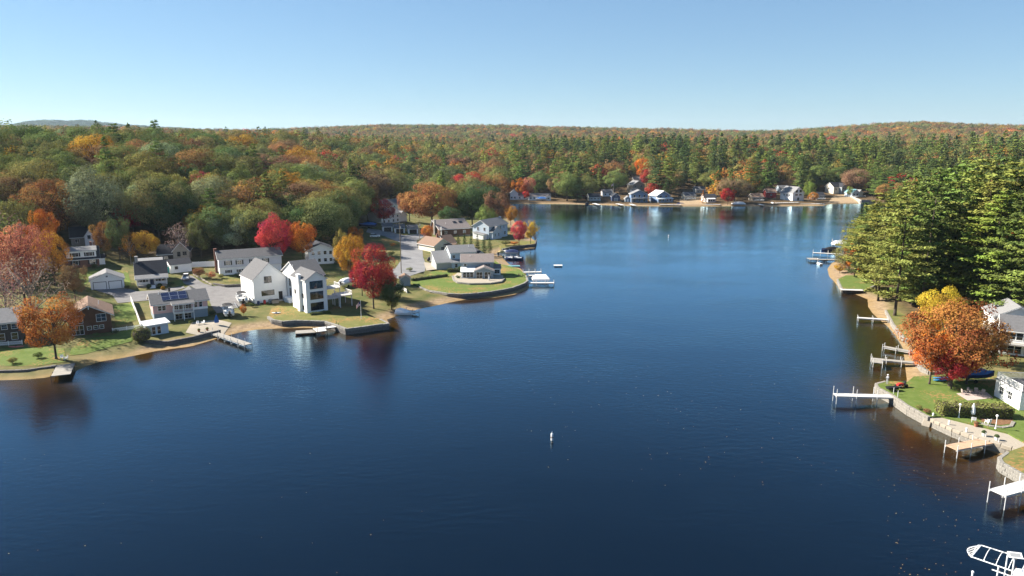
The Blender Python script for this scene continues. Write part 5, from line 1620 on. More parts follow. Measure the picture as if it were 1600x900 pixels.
dock('weathered grey dock on the left lawn below the orange tree', (103, 569), (95, 586), 3.2, .9, 'wood', 'post_d', .1, 3)
dock('narrow grey bench dock left of the left lawn dock', (60, 572), (88, 571), .9, .7, 'wood', 'post_d', 0, 2.5)
dock('long grey dock running out from the pink house patio', (326, 517), (388, 538), 1.7, .9, 'wood', 'post_w', .7, 3.2)
dock('white dock stepping down from the lawn of the large white house', (528, 509), (490, 514), 1.6, 1.2, 'wood_w', 'post_d', .9, 2.4, end=(2.4, 3.0, 1))
dock('little dock with boat beside the shaded inlet shrub', (622, 482), (652, 488.5), 1.4, .7, 'wood_w', 'post_w', .6, 2.5)
dock('white railed dock off the green lawn, next to the canopy lift', (817, 425), (846, 424.5), 1.6, .9, 'wood_w', 'post_w', 1.0, 2.4)
dock('lower white finger dock off the green lawn', (826, 430), (840, 430), 1.4, .8, 'wood_w', 'post_w', .3, 2.4)
dock('white dock carrying the canopy boat lift', (824, 441.5), (866, 441.5), 1.5, .9, 'wood_w', 'post_w', .8, 2.6)
dock('small white marina dock behind the sunroom house', (789, 402), (809, 401), 1.6, .8, 'wood_w', 'post_w', .9, 2.2)
dock('upper marina dock by the walled point', (787, 391), (801, 393), 1.4, .8, 'wood_w', 'post_w', .9, 2.2)
dock('wooden dock with square end platform on the pine shore', (1316, 405.5), (1265, 405), 1.9, .9, 'wood', 'post_d', .3, 3, end=(4.0, 3.4, -1))
dock('pale railed dock above the square ended dock on pine shore', (1318, 397), (1270, 394.5), 1.6, 1.0, 'wood_w', 'post_w', 1.1, 3)
dock('short dock nearest the pines, topmost of the right docks', (1324, 378), (1300, 376.5), 1.6, 1.0, 'wood_w', 'post_w', 1.0, 3)
dock('weathered deck over the water at the small shore terrace', (1314, 452), (1348, 453), 2.2, 1.2, 'wood_w', 'post_d', 0, 3)
dock('slim white dock on the pine shore beach', (1388, 499), (1340, 496), 1.2, .9, 'wood_w', 'post_w', .6, 3)
dock('short grey dock below the pine beach', (1424, 549), (1380, 541), 1.3, .9, 'wood', 'post_w', .7, 3)
dock('grey dock with square platform left of the orange maple', (1432, 566.5), (1361, 560), 1.4, 1.0, 'wood', 'post_w', .8, 3, end=(1.9, 3.0, 1))
dock('slim white dock at the lawn corner where the fisherman stands', (1400, 619), (1304, 616.5), 1.5, 1.45, 'wood_w', 'post_w', 1.3, 3.4)
dock('brown planked dock below the tan patio', (1551, 687), (1486, 699), 1.9, 1.3, 'wood_b', 'post_w', .7, 2.6)
dock('bright white dock at the right picture edge', (1630, 750), (1558, 769.5), 2.0, 1.9, 'wood_w', 'post_w', 1.0, 3.2)
for i, (a, b, l) in enumerate((((964, 318), (974, 320.5), 'small dark dock beside the navy boathouse'), ((1030, 319.5), (1064, 320), 'long white far dock before the white roofed cottage'), ((1100, 319), (1126, 319.5), 'white far dock before the small dark roofed cottage'),
                           ((928, 317.5), (936, 320), 'small white dock before the grey far cottage'), ((1182, 317.5), (1192, 320.5), 'small white dock before the brown far cottage'), ((1212, 317), (1248, 316), 'raised pale deck before the tall gable lakehouse'), ((1250, 318), (1284, 318), 'low pale dock right of the tall gable lakehouse'), ((985, 318.5), (992, 321), 'white dock in front of the blue lake cottage'))):
    dock(l, a, b, 2.6, 1.0 if i != 5 else 1.6, 'wood_w', 'post_d', .2, 5, brace=False)

# ------------------------------------------------------------------ boats and things on the water
def hull_mb(L_, w, h, bow=.38):
    rings = []
    for k in range(9):
        t = k / 8
        f = 1.0 if t < 1 - bow else math.cos((t - (1 - bow)) / bow * PI / 2) ** .7
        f = max(f, .03); x = -L_ / 2 + L_ * t
        lift = h * .35 * max(0, (t - .6) / .4) ** 2
        rings.append([(x, -w / 2 * f, h + lift), (x, -w / 2 * f * .9, h * .35 + lift), (x, -w * .2 * f, lift * .8), (x, w * .2 * f, lift * .8), (x, w / 2 * f * .9, h * .35 + lift), (x, w / 2 * f, h + lift)])
    return MB().loft(rings)


def motorboat(label, p, rz, L_=6, hm='boat_white', cover=None, name='motorboat', trailer=False, group=None):
    p = Vector(p)
    r = thing(name, label, 'boat', p, rz, group)
    z = .75 if trailer else -.25
    hull_mb(L_, L_ * .36, .95).build('hull', M[hm], r, (0, 0, z), smooth=False)
    if cover:
        rings = []
        for k in range(7):
            t = k / 6; x = -L_ * .48 + L_ * .94 * t; f = max(.05, 1 - max(0, (t - .6) / .4) ** 2); hh = .35 + .75 * math.sin(PI * min(1, t * 1.15 + .08)) ** .7
            rings.append([(x, -L_ * .185 * f, z + .9), (x, -L_ * .1 * f, z + .95 + hh * .75), (x, 0, z + .95 + hh), (x, L_ * .1 * f, z + .95 + hh * .75), (x, L_ * .185 * f, z + .9)])
        MB().loft(rings).build('cover', M[cover], r)
    else:
        MB().box(-L_ * .46, L_ * .18, -L_ * .15, L_ * .15, z + .951, z + .99).build('cockpit_floor', M['grey_fab'], r)
        MB().add([(L_ * .08, -L_ * .15, z + 1.0), (L_ * .08, L_ * .15, z + 1.0), (-.02 * L_, L_ * .12, z + 1.5), (-.02 * L_, -L_ * .12, z + 1.5), (L_ * .1, -L_ * .15, z + 1.0), (L_ * .1, L_ * .15, z + 1.0), (0, L_ * .12, z + 1.5), (0, -L_ * .12, z + 1.5)],
                 [(0, 1, 2, 3), (7, 6, 5, 4), (0, 4, 5, 1), (1, 5, 6, 2), (2, 6, 7, 3), (3, 7, 4, 0)]).build('windscreen', M['glass'], r)
        for y in (-.5, .5): MB().box(-L_ * .12, -L_ * .03, y - .25, y + .25, z + .99, z + 1.4).build('seat', M['boat_white'], r)
    MB().box(-L_ * .5 - .4, -L_ * .5, -.2, .2, z + .3, z + 1.25).build('outboard_motor', M['black'], r)
    if trailer:
        MB().box(-L_ * .45, L_ * .5, -.8, -.7, .5, .62).box(-L_ * .45, L_ * .5, .7, .8, .5, .62).box(L_ * .5, L_ * .68, -.05, .05, .5, .62).build('trailer_frame', M['alu'], r)
        for s in (-1, 1): MB().tube((-L_ * .15, s * .95, .33), (-L_ * .15, s * 1.15, .33), .33, n=14).build('wheel', M['tyre'], r)
    return r


def pontoon(label, p, rz, L_=6.5, top='black_fab', z=0.0, trailer=False, group=None, fence='grey_fab'):
    r = thing('pontoon_boat', label, 'boat', p, rz, group)
    b = .55 if trailer else -.1
    for s in (-1, 1):
        MB().loft([[(x, s * .85 + q * math.cos(2 * PI * i / 10), b + .3 + q * math.sin(2 * PI * i / 10)) for i in range(10)] for x, q in ((-L_ / 2, .3), (L_ * .3, .3), (L_ * .42, .22), (L_ / 2, .04))]).build('pontoon', M['alu'], r)
    MB().box(-L_ / 2, L_ * .42, -1.25, 1.25, b + .602, b + .72).build('floor', M['boat_white'], r)
    MB().box(-L_ * .45, L_ * .38, -1.24, -1.18, b + .72, b + 1.4).box(-L_ * .45, L_ * .38, 1.18, 1.24, b + .72, b + 1.4).box(L_ * .38, L_ * .39, -1.18, 1.18, b + .72, b + 1.4).build('side_panel', M[fence], r)
    for x in (-L_ * .4, L_ * .2):
        for s in (-1, 1): MB().box(x, x + 1.6, s * .85 - .3, s * .85 + .3, b + .72, b + 1.2).build('bench', M['boat_white'], r)
    rings = [[(x, -1.2, b + 2.5 - .1), (x, -.6, b + 2.62), (x, 0, b + 2.66), (x, .6, b + 2.62), (x, 1.2, b + 2.4), (x, .6, b + 2.56), (x, 0, b + 2.6), (x, -.6, b + 2.56)] for x in (-L_ * .38, -L_ * .15, L_ * .12)]
    MB().loft(rings).build('bimini_top', M[top], r)
    fr = MB()
    for x in (-L_ * .36, L_ * .1):
        for s in (-1, 1): fr.tube((x * .4 - .6, s * 1.2, b + 1.4), (x, s * 1.18, b + 2.42), .03, n=5)
    fr.build('bimini_frame', M['alu'], r)
    MB().box(-L_ / 2 - .5, -L_ / 2 - .02, -.25, .25, b + .2, b + 1.3).build('outboard_motor', M['black'], r)
    if trailer:
        MB().box(-L_ * .45, L_ * .62, -.45, -.35, .35, .5).box(-L_ * .45, L_ * .62, .35, .45, .35, .5).build('trailer_frame', M['alu'], r)
        for s in (-1, 1): MB().tube((-L_ * .1, s * .52, .32), (-L_ * .1, s * .72, .32), .32, n=14).build('wheel', M['tyre'], r)
    return r


pontoon('grey pontoon boat with black top on trailer beside the pink house', G(356, 493), math.radians(120), 6.5, trailer=True)
pontoon('grey pontoon boat with black top parked against the large white house', G(378, 473), math.radians(118), 6.5, trailer=True)
motorboat('white boat on trailer between large white house and red maple', G(543, 447), math.radians(70), 7, cover='white_fab', trailer=True)
motorboat('white speedboat with navy cover on the marina lift', W(797, 396), math.radians(175), 7, 'boat_white', 'navy_fab')
motorboat('open white motorboat at the small marina dock', W(803, 405.5), math.radians(185), 6.5, 'navy_fab')
motorboat('little white boat moored by the inlet dock', W(631, 491.5), math.radians(-12), 4.6, 'boat_white', 'white_fab')
motorboat('small boat with tan cover beside the marina', G(784, 401), math.radians(60), 5, 'boat_white', 'tan_cover', trailer=True)
motorboat('dark boat moored beside the navy boathouse', W(972, 318.5), math.radians(180), 7, 'navy_fab', 'black_fab')
motorboat('white boat moored before the blue lake cottage', W(995, 319.5), math.radians(90), 6, 'boat_white')
motorboat('dark covered boat at the white far dock', W(1061, 320.5), math.radians(180), 8, 'navy_fab', 'navy_fab')
motorboat('pale boat moored beside the red shed dock', W(1206, 319.5), math.radians(90), 6, 'boat_white', 'white_fab')
motorboat('small boat by the low far dock beside the beach', W(1282, 320), math.radians(180), 6, 'boat_white')
motorboat('dark boat at the far left beach with blue cover', G(845, 313.5), math.radians(180), 8, 'boat_white', 'blue_tarp', trailer=True)
motorboat('dark boat moored before the round far oak', W(917, 319), math.radians(80), 6, 'navy_fab', 'black_fab')
motorboat('dark boat lying at the railed pine shore dock', W(1297, 391.5), math.radians(175), 7, 'navy_fab', 'black_fab')
motorboat('blue tarpaulin covered boat in the shade under the orange maple', G(1526, 596), math.radians(4), 6.4, 'navy_fab', 'blue_tarp', trailer=True)
motorboat('large boat under blue tarpaulin at the upper street', G(574, 356), math.radians(165), 9, 'navy_fab', 'blue_tarp', trailer=True)


def canopy_lift(label, p, rz, L_, w, z, m='white_fab'):
    r = thing('boat_lift', label, 'boat lift', p, rz)
    MB().loft([[(-L_ / 2, -w / 2, z), (L_ / 2, -w / 2, z), (L_ / 2, w / 2, z), (-L_ / 2, w / 2, z)], [(-L_ / 2, -w / 2, z + .45), (L_ / 2, -w / 2, z + .45), (L_ / 2, w / 2, z + .45), (-L_ / 2, w / 2, z + .45)],
               [(-L_ * .3, -w * .06, z + 1.7), (L_ * .3, -w * .06, z + 1.7), (L_ * .3, w * .06, z + 1.7), (-L_ * .3, w * .06, z + 1.7)]]).build('canopy', M[m], r)
    pm = MB().tube((0, 0, -1.5), (0, 0, z), .07).mesh('post', M['post_w'])
    for x in (-L_ * .42, L_ * .42):
        for y in (-w * .46, w * .46): link('post', pm, r, (x, y, 0))
    MB().box(-L_ * .42, L_ * .42, -w * .3, -w * .22, .2, .35).box(-L_ * .42, L_ * .42, w * .22, w * .3, .2, .35).build('bunk', M['post_d'], r)
    return r


canopy_lift('white hipped canopy boat lift off the green lawn', W(845, 443), math.radians(2), 5.6, 3.2, 1.3)
canopy_lift('pale blue hipped boat canopy floating by the crimson far maple', W(1154, 321), 0, 9.2, 4, 1.0)
canopy_lift('white boat canopy on the pine shore docks', W(1311, 389), math.radians(8), 6, 3, 2.0)
r = thing('swim_raft', 'white floating swim raft alone off the walled point', 'raft', W(872, 416))
for y in (-.8, 0, .8): MB().box(-1.6, 1.6, y - .37, y + .37, .3, .42).build('deck_section', M['wood_w'], r)
for x in (-1.0, 1.0): MB().tube((x, -1.1, .1), (x, 1.1, .1), .2, n=10).build('float', M['grey_fab'], r)
r = thing('swim_raft', 'low grey floating platform beside the lawn dock of the white house', 'raft', W(478, 521), math.radians(14))
for y in (-1, 0, 1): MB().box(-2.4, 2.4, y - .48, y + .48, .35, .5).build('deck_section', M['wood'], r)
for x in (-1.6, 1.6): MB().box(x - .5, x + .5, -1.3, 1.3, -.2, .348).build('float', M['post_d'], r)
for u, v, l in ((862.5, 688, 'white cylindrical marker buoy alone in the middle of the lake'), (1044.5, 371, 'tiny white marker buoy far out on the lake')):
    r = thing('marker_buoy', l, 'buoy', W(u, v), 0)
    MB().lathe([(.05, -.4), (.2, -.35), (.2, 1.05), (.16, 1.15), (.1, 1.2)], 14).build('body', M['boat_white'], r, smooth=False)
    MB().lathe([(.206, .42), (.206, .60)], 14).build('band', M['dullband'] if 'dullband' in M else M['roof_brown'], r)
    MB().lathe([(.1, 1.2), (.03, 1.3), (.03, 1.5)], 8).build('eye', M['alu'], r)
# swan pedal boat and a white kayak
r = thing('swan_boat', 'white swan shaped pedal boat beside the square ended dock', 'boat', W(1280, 413.5), math.radians(100))
hull_mb(2.6, 1.4, .7).build('body', M['boat_white'], r, (0, 0, -.15))
nk = MB(); pr = [(1.0, .5, .24), (1.15, 1.0, .16), (1.0, 1.5, .13), (1.05, 1.9, .14), (1.25, 2.05, .17), (1.5, 1.98, .09)]
nk.loft([[(x, q * math.cos(2 * PI * i / 8), z + q * math.sin(2 * PI * i / 8) * .7) for i in range(8)] for x, z, q in pr]); nk.build('neck_and_head', M['boat_white'], r, smooth=True)
MB().tube((1.5, 0, 1.98), (1.72, 0, 1.92), .07, .02, 6).build('beak', M['kayak_pink'], r)


def kayak(label, p, rz, m, L_=3.4):
    r = thing('kayak', label, 'kayak', p, rz)
    rings = []
    for k in range(9):
        t = k / 8; f = max(.05, math.sin(PI * t) ** .6); x = -L_ / 2 + L_ * t; lift = .12 * (2 * t - 1) ** 2
        rings.append([(x, .36 * f * math.cos(2 * PI * i / 8), .18 + lift + .17 * f * math.sin(2 * PI * i / 8)) for i in range(8)])
    MB().loft(rings).build('hull', M[m], r, smooth=True)
    MB().lathe([(.24, 0), (.28, .05), (.24, .06)], 12, (-.1, 0, .36)).build('cockpit', M['black'], r)
    return r


kayak('white kayak afloat beside the swan boat', W(1288, 408.5), math.radians(5), 'boat_white')
kayak('nearer of two blue kayaks on the lawn under the orange maple', G(1471, 595.5), math.radians(6), 'kayak_blue', 3.6)
kayak('farther of two blue kayaks on the lawn under the orange maple', G(1471, 592), math.radians(6), 'kayak_blue', 3.6)
kayak('salmon pink kayak by the white fence at the left edge', G(26, 543), math.radians(8), 'kayak_pink')
kayak('white rowboat shaped kayak pulled up by the lawn wall', G(432, 490), math.radians(8), 'boat_white', 2.4)

# canopy frame of a boat lift in the near right corner
A0, A1 = W(1533, 852, 3.3), W(1606, 875, 3.3); B0, B1 = W(1518, 870, 3.3), W(1604, 900, 3.3)
dA = (A1 - A0).normalized(); A1 = A0 + dA * 8.4; dB = (B1 - B0).normalized(); B1 = B0 + dB * 8.4
r = thing('boat_lift', 'bare white arched canopy frame of a boat lift in the near right corner', 'boat lift', (A0.x, A0.y, 0))
off = Vector((A0.x, A0.y, 0))


def rel(p): return Vector(p) - off


MB().tube(rel(A0), rel(A1), .06).build('rail', M['white_trim'], r); MB().tube(rel(B0), rel(B1), .06).build('rail', M['white_trim'], r)
for i in range(9):
    t = i / 8; a = A0.lerp(A1, t); b = B0.lerp(B1, t); mb = MB(); prev = None
    for k in range(9):
        q = a.lerp(b, k / 8) + Vector((0, 0, .55 * math.sin(PI * k / 8)))
        if prev is not None: mb.tube(rel(prev), rel(q), .035, n=6)
        prev = q
    mb.build('rib', M['white_trim'], r)
mb = MB(); prev = None
ax = (A0 - A1).normalized()
for k in range(9):
    q = A0.lerp(B0, k / 8) + ax * (.75 * math.sin(PI * k / 8)); q.z -= .05
    if prev is not None: mb.tube(rel(prev), rel(q), .045, n=6)
    if 0 < k < 8: mb.tube(rel(q), rel(A0.lerp(B0, k / 8)), .03, n=5)
    prev = q
mb.tube(rel(A0), rel(B0), .05, n=6); mb.build('end_hoop', M['white_trim'], r)
for p in (A0.lerp(A1, .28), A0.lerp(A1, .95), B0.lerp(B1, .28), B0.lerp(B1, .95)):
    MB().tube(rel((p.x, p.y, -2)), rel((p.x, p.y, 3.3)), .07).build('post', M['white_trim'], r)
c0, c1 = B0.lerp(B1, .22), B0.lerp(B1, 1)
MB().tube(rel((c0.x, c0.y, 2.7)), rel((c1.x, c1.y, 2.7)), .06).build('side_beam', M['white_trim'], r)
c0, c1 = B0.lerp(B1, .3), B0.lerp(B1, 1)
MB().box(-.01, .01, -.01, .01, 0, .01)
pp = B0.lerp(B1, .42)
MB().tube(rel((pp.x, pp.y, 0)), rel((pp.x, pp.y, 5.0)), .07).build('mast', M['white_trim'], r)
pn = MB().box(-.62, .62, -.32, .32, -.03, .03).build('solar_panel', M['boat_white'], r, rel((pp.x, pp.y, 5.05)), math.radians(-14)); pn.rotation_euler[0] = math.radians(35)
MB().box(-.45, .45, -.2, .2, .03, .045).build('cells', M['grey_fab'], pn)
motorboat('white boat hull on the lift in the near right corner', (A0.lerp(A1, .75) + B0.lerp(B1, .75)) / 2 * 1.0 - Vector((0, 0, 1.9)), math.atan2(dA.y, dA.x), 6, 'boat_white', 'white_fab')
r = thing('mooring_post', 'white mooring post sticking out of the water at the bottom edge', 'post', W(1517, 915))
MB().tube((0, 0, -1.5), (0, 0, 1.5), .09, n=10).build('shaft', M['white_trim'], r); MB().lathe([(.13, 1.5), (.13, 1.62), (.04, 1.7)], 10).build('cap', M['white_trim'], r)

# ------------------------------------------------------------------ hedges and clipped bushes
def leafy(name, label, p, rz, pts, nrm, size, color, core, cat):
    r = thing(name, label, cat, p, rz)
    g2 = np.random.default_rng(len(label))
    n = len(pts)
    V, Q, Tn = leaf_faces(pts, unit(nrm + g2.normal(size=(n, 3)) * .45), size * g2.uniform(.6, 1.4, n), np.clip(.5 + g2.normal(size=n) * .18, 0, 1), g2)
    c = link('foliage', leaf_mesh('foliage', V, Q, Tn, M['leaf']), r); c.color = (*PAL[color], 1)
    o = core.build('stems', M['bark'], r)
    return r


def hedge(label, a, b, depth, h, color, name='hedge', n=2600):
    p0, p1 = G(*a), G(*b); d = p1 - p0; L_ = math.hypot(d.x, d.y); ang = math.atan2(d.y, d.x)
    g2 = np.random.default_rng(int(a[0]))
    P = g2.uniform(0, 1, (n, 3)) * np.array([L_, depth, h])
    f = g2.choice(5, n, p=[.36, .34, .14, .08, .08]); Nn = np.zeros((n, 3))
    for k, (ax, val, s_) in enumerate(((1, 0, -1), (2, h, 1), (1, depth, 1), (0, 0, -1), (0, L_, 1))):
        m_ = f == k; P[m_, ax] = val + g2.normal(size=m_.sum()) * .07; Nn[m_, ax] = s_
    P[:, 2] += np.sin(P[:, 0] * 2.1) * .08 * (P[:, 2] / h)
    return leafy(name, label, p0, ang, P, Nn, .14, color, MB().box(.12, L_ - .12, .12, depth - .12, 0, h - .12), 'hedge')


hedge('long clipped green hedge between the right lawn and the tan patio', (1472, 653), (1583, 655), 2.6, 2.0, 'olive')
hedge('dark clipped hedge at the bend of the road', (700, 426), (736, 424.5), 1.6, 1.2, 'dkgreen', n=900)
hedge('tall dark hedge on the right side of the street', (656, 385), (682, 383), 2.5, 2.6, 'dkgreen', n=1100)
hedge('low dark planting along the drive above the green lawn', (645, 439), (700, 432), 1.0, .8, 'dkgreen', n=700)
hedge('low dark shrub bed along the wall of the lawn house', (486, 493), (516, 490), .8, .6, 'green', n=500)


def ball(label, u, v, dia, color, h=None, name='round_bush'):
    p = G(u, v); g2 = np.random.default_rng(int(u)); n = 1500; h = h or dia
    d = unit(g2.normal(size=(n, 3))); P = d * np.array([dia / 2, dia / 2, h / 2]) * g2.uniform(.93, 1.04, (n, 1)) + np.array([0, 0, h * .5])
    return leafy(name, label, p, 0, P, d, .11, color, MB().lathe([(.05, 0), (dia * .40, h * .2), (dia * .44, h * .5), (dia * .35, h * .8), (.05, h * .94)], 14), 'bush')


ball('large clipped ball shaped bush beside the white shed', 222, 534, 4.1, 'olive', 3.6)
ball('small yellow bush in front of the white cape house', 255, 453, 1.1, 'gold')
ball('dark round bush left of the porch stairs of the cape house', 233, 450, 1.2, 'dkgreen')
ball('dark round bush right of the porch stairs of the cape house', 250, 449, 1.2, 'dkgreen')
ball('dark bush at the corner of the shed hedge near the road bend', 720, 425, 2.0, 'dkgreen')

# ------------------------------------------------------------------ fences
def fence(label, px, h, m='white_trim', span=2.4, solid=True, name='fence'):
    pts = [G(u, v) for u, v in px]
    r = thing(name, label, 'fence', pts[0]); o0 = pts[0]
    for a, b in zip(pts, pts[1:]):
        d = b - a; L_ = math.hypot(d.x, d.y); n = max(1, round(L_ / span)); ang = math.atan2(d.y, d.x)
        for i in range(n):
            c = a.lerp(b, i / n) - o0; w_ = L_ / n
            MB().box(-.06, .06, -.06, .06, -.3, h + .12).build('post', M[m], r, c, ang)
            if solid: MB().box(.062, w_ - .062, -.02, .02, .06, h).build('panel', M[m], r, c, ang)
            else:
                pk = MB().box(.062, w_ - .062, -.03, .03, h * .3, h * .38).box(.062, w_ - .062, -.03, .03, h * .75, h * .83)
                k = int(w_ / .18)
                for q in range(k): pk.box(.1 + q * .18, .19 + q * .18, -.055, -.032, .08, h)
                pk.build('picket_panel', M[m], r, c, ang)
    c = pts[-1] - o0
    MB().box(-.06, .06, -.06, .06, -.3, h + .12).build('post', M[m], r, c)
    return r


fence('tall white panel fence between chalet lawn and pink house', [(205, 472), (213, 492), (222, 517)], 1.7)
fence('low white picket fence from the chalet to the tall panel fence', [(176, 519), (220, 513)], .9, solid=False)
fence('white picket fence at the left edge by the pink kayak', [(-30, 543), (35, 538)], .9, solid=False)
fence('white panel fence behind the low white garage', [(299, 418), (345, 416)], 1.8)
fence('white fence along the drive of the grey shed', [(628, 452), (636, 458)], 1.1)
fence('dark timber edging along the drive beside the pale brown bank', [(302, 430), (331, 447)], .6, 'taupe')

# ------------------------------------------------------------------ vehicles
def car(label, u, v, yaw, paint, roofm=None, name='parked_car', cat='car'):
    p = G(u, v, .08); r = thing(name, label, cat, p, math.radians(yaw))
    sec = [(-2.25, .45, .75, .78), (-2.15, .35, 1.0, .88), (-1.2, .3, 1.05, .92), (.9, .3, 1.02, .92), (1.9, .32, .9, .88), (2.25, .42, .7, .74)]
    MB().loft([[(x, -w_, z0), (x, w_, z0), (x, w_ * 1.0, (z0 + z1) / 2), (x, w_ * .94, z1), (x, -w_ * .94, z1), (x, -w_ * 1.0, (z0 + z1) / 2)] for x, z0, z1, w_ in sec]).build('body', M[paint], r)
    cab = [(-2.1, .98, .80, 1.0), (-1.75, 1.0, .78, 1.62), (-.1, 1.03, .78, 1.68), (.95, 1.03, .80, 1.06)]
    MB().loft([[(x, -w_, z0), (x, w_, z0), (x, w_ * .84, z1), (x, -w_ * .84, z1)] for x, z0, w_, z1 in cab]).build('cabin_glass', M['glass'], r)
    MB().loft([[(x, -w_, z), (x, w_, z), (x, w_, z + .06), (x, -w_, z + .06)] for x, w_, z in ((-1.8, .64, 1.62), (-.9, .67, 1.675), (0, .65, 1.66))]).build('roof', M[roofm or paint], r)
    for x in (-1.4, 1.4):
        for s_ in (-1, 1):
            wh = MB().tube((x, s_ * .72, .34), (x, s_ * .95, .34), .34, n=16).build('wheel', M['tyre'], r)
            MB().tube((x, s_ * .951, .34), (x, s_ * .965, .34), .2, n=12).build('rim', M['alu'], wh)
    for s_ in (-1, 1):
        MB().box(2.12, 2.24, s_ * .62 - .16, s_ * .62 + .16, .68, .82).build('headlight', M['lampglobe'], r)
        MB().box(-2.26, -2.14, s_ * .66 - .12, s_ * .66 + .12, .78, .95).build('tail_light', M['red'], r)
    return r


car('silver car with dark windows in the drive before the low garage', 291, 437, -70, 'carsilver', 'boat_white')
car('dark car parked beside the grey wing of the pale blue house', 677, 409, 8, 'carblack')
car('white car parked at the upper left bend of the street', 586, 371, 10, 'boat_white')
car('dark car parked between the street sheds and the hedge', 667, 377, 70, 'carblack')

# ------------------------------------------------------------------ poles, lamps, flags
def utility_pole(label, u, vb, vt):
    p = G(u, vb); h = height_from(p, vt); r = thing('utility_pole', label, 'utility pole', p, math.radians(20))
    MB().tube((0, 0, -.5), (0, 0, h), .16, .11, 10).build('shaft', M['pole'], r)
    MB().box(-1.1, 1.1, -.06, .06, h - .9, h - .76).build('crossarm', M['pole'], r)
    for x in (-1, -.35, .35, 1): MB().tube((x, 0, h - .76), (x, 0, h - .6), .05, n=6).build('insulator', M['grey_fab'], r)
    MB().tube((.22, -.2, h - 2.4), (.22, -.2, h - 1.6), .2, n=10).build('transformer', M['grey_fab'], r)


utility_pole('near timber utility pole at the left kerb of the road', 627, 427, 346)
utility_pole('far timber utility pole beside the tall dark street hedge', 656, 386, 344)
utility_pole('thin utility pole at the corner of the long pale house', 337, 431, 412) if False else None


def flagpole(label, u, vb, vt, fw, rz):
    p = G(u, vb); h = height_from(p, vt); r = thing('flagpole', label, 'flagpole', p, rz)
    MB().tube((0, 0, -.2), (0, 0, h), .06, .04, 8).build('pole', M['white_trim'], r); MB().lathe([(.02, 0), (.08, .06), (.02, .13)], 8, (0, 0, h)).build('finial', M['gold_metal'] if 'gold_metal' in M else M['alu'], r)
    me = bpy.data.meshes.new('flag'); V = []; UV = []; Fs = []
    nx_, nz_ = 10, 6
    for i in range(nx_ + 1):
        for j in range(nz_ + 1):
            a, b = i / nx_, j / nz_
            V.append((.06 + a * fw * .62, math.sin(a * 9) * .12 * a, h - .25 - (1 - b) * fw * .62 - a * a * fw * .55)); UV.append((a, b))
    for i in range(nx_):
        for j in range(nz_): k = i * (nz_ + 1) + j; Fs.append((k, k + nz_ + 1, k + nz_ + 2, k + 1))
    me.from_pydata(V, [], Fs); uv = me.uv_layers.new()
    for l in me.loops: uv.data[l.index].uv = UV[l.vertex_index]
    me.materials.append(M['flag']); link('flag', me, r)


flagpole('white flagpole with limp striped flag on the lawn by the white house', 564.5, 498, 470, 1.6, PI)
flagpole('flagpole with striped flag beside the navy boathouse on far shore', 958, 307, 286, 2.6, PI)
for u, vb, vt, l in ((1498, 652.5, 630.5, 'white globe lamp post in front of the hedge, left of the umbrella'), (1555.5, 670, 648, 'white globe lamp post on the tan patio, right of the umbrella')):
    p = G(u, vb); h = height_from(p, vt); r = thing('lamp_post', l, 'lamp post', p)
    MB().lathe([(.14, 0), (.14, .1), (.06, .2), (.05, h - .45), (.09, h - .42), (.09, h - .36)], 10).build('post', M['white_trim'], r)
    MB().lathe([(.06, h - .36), (.17, h - .28), (.21, h - .18), (.17, h - .07), (.05, h)], 12).build('globe', M['lampglobe'], r, smooth=True)


def umbrella(label, u, v, h, m, w=.28):
    p = G(u, v); r = thing('patio_umbrella', label, 'umbrella', p)
    MB().lathe([(.3, 0), (.3, .08), (.05, .1)], 12).build('base', M['conc'], r); MB().tube((0, 0, .1), (0, 0, h), .03, n=6).build('pole', M['alu'], r)
    rings = [[((w * k if i % 2 else w * k * .62) * math.cos(2 * PI * i / 16), (w * k if i % 2 else w * k * .62) * math.sin(2 * PI * i / 16), z) for i in range(16)] for k, z in ((1.0, h * .25), (1.1, h * .4), (.75, h * .7), (.2, h * .97))]
    MB().loft(rings).build('folded_canopy', M[m], r)


umbrella('closed cream patio umbrella in front of the hedge', 1519, 652.5, 2.5, 'white_fab', .34)
umbrella('closed blue umbrella on the pink house patio', 339, 508, 2.6, 'blue_tarp', .5)
umbrella('closed pale umbrella on the sunroom house patio', 764, 440, 2.4, 'white_fab', .3)


def chair(label, p, rz, m, lounge=False):
    r = thing('garden_chair', label, 'chair', p, rz)
    t = .38
    MB().box(-.3, .3, -.3, .3, t, t + .05).build('seat', M[m], r)
    b = MB()
    for k in range(4): b.box(-.29 + k * .15, -.16 + k * .15, .27, .32, t + .052, t + .6)
    o = b.build('backrest', M[m], r); o.rotation_euler = (math.radians(-8), 0, 0)
    for x in (-.27, .27):
        for y in (-.27, .27): MB().box(x - .03, x + .03, y - .03, y + .03, 0, t - .002).build('leg', M[m], r)
        MB().box(x - .05, x + .05, -.33, .28, t + .22, t + .26).build('armrest', M[m], r)


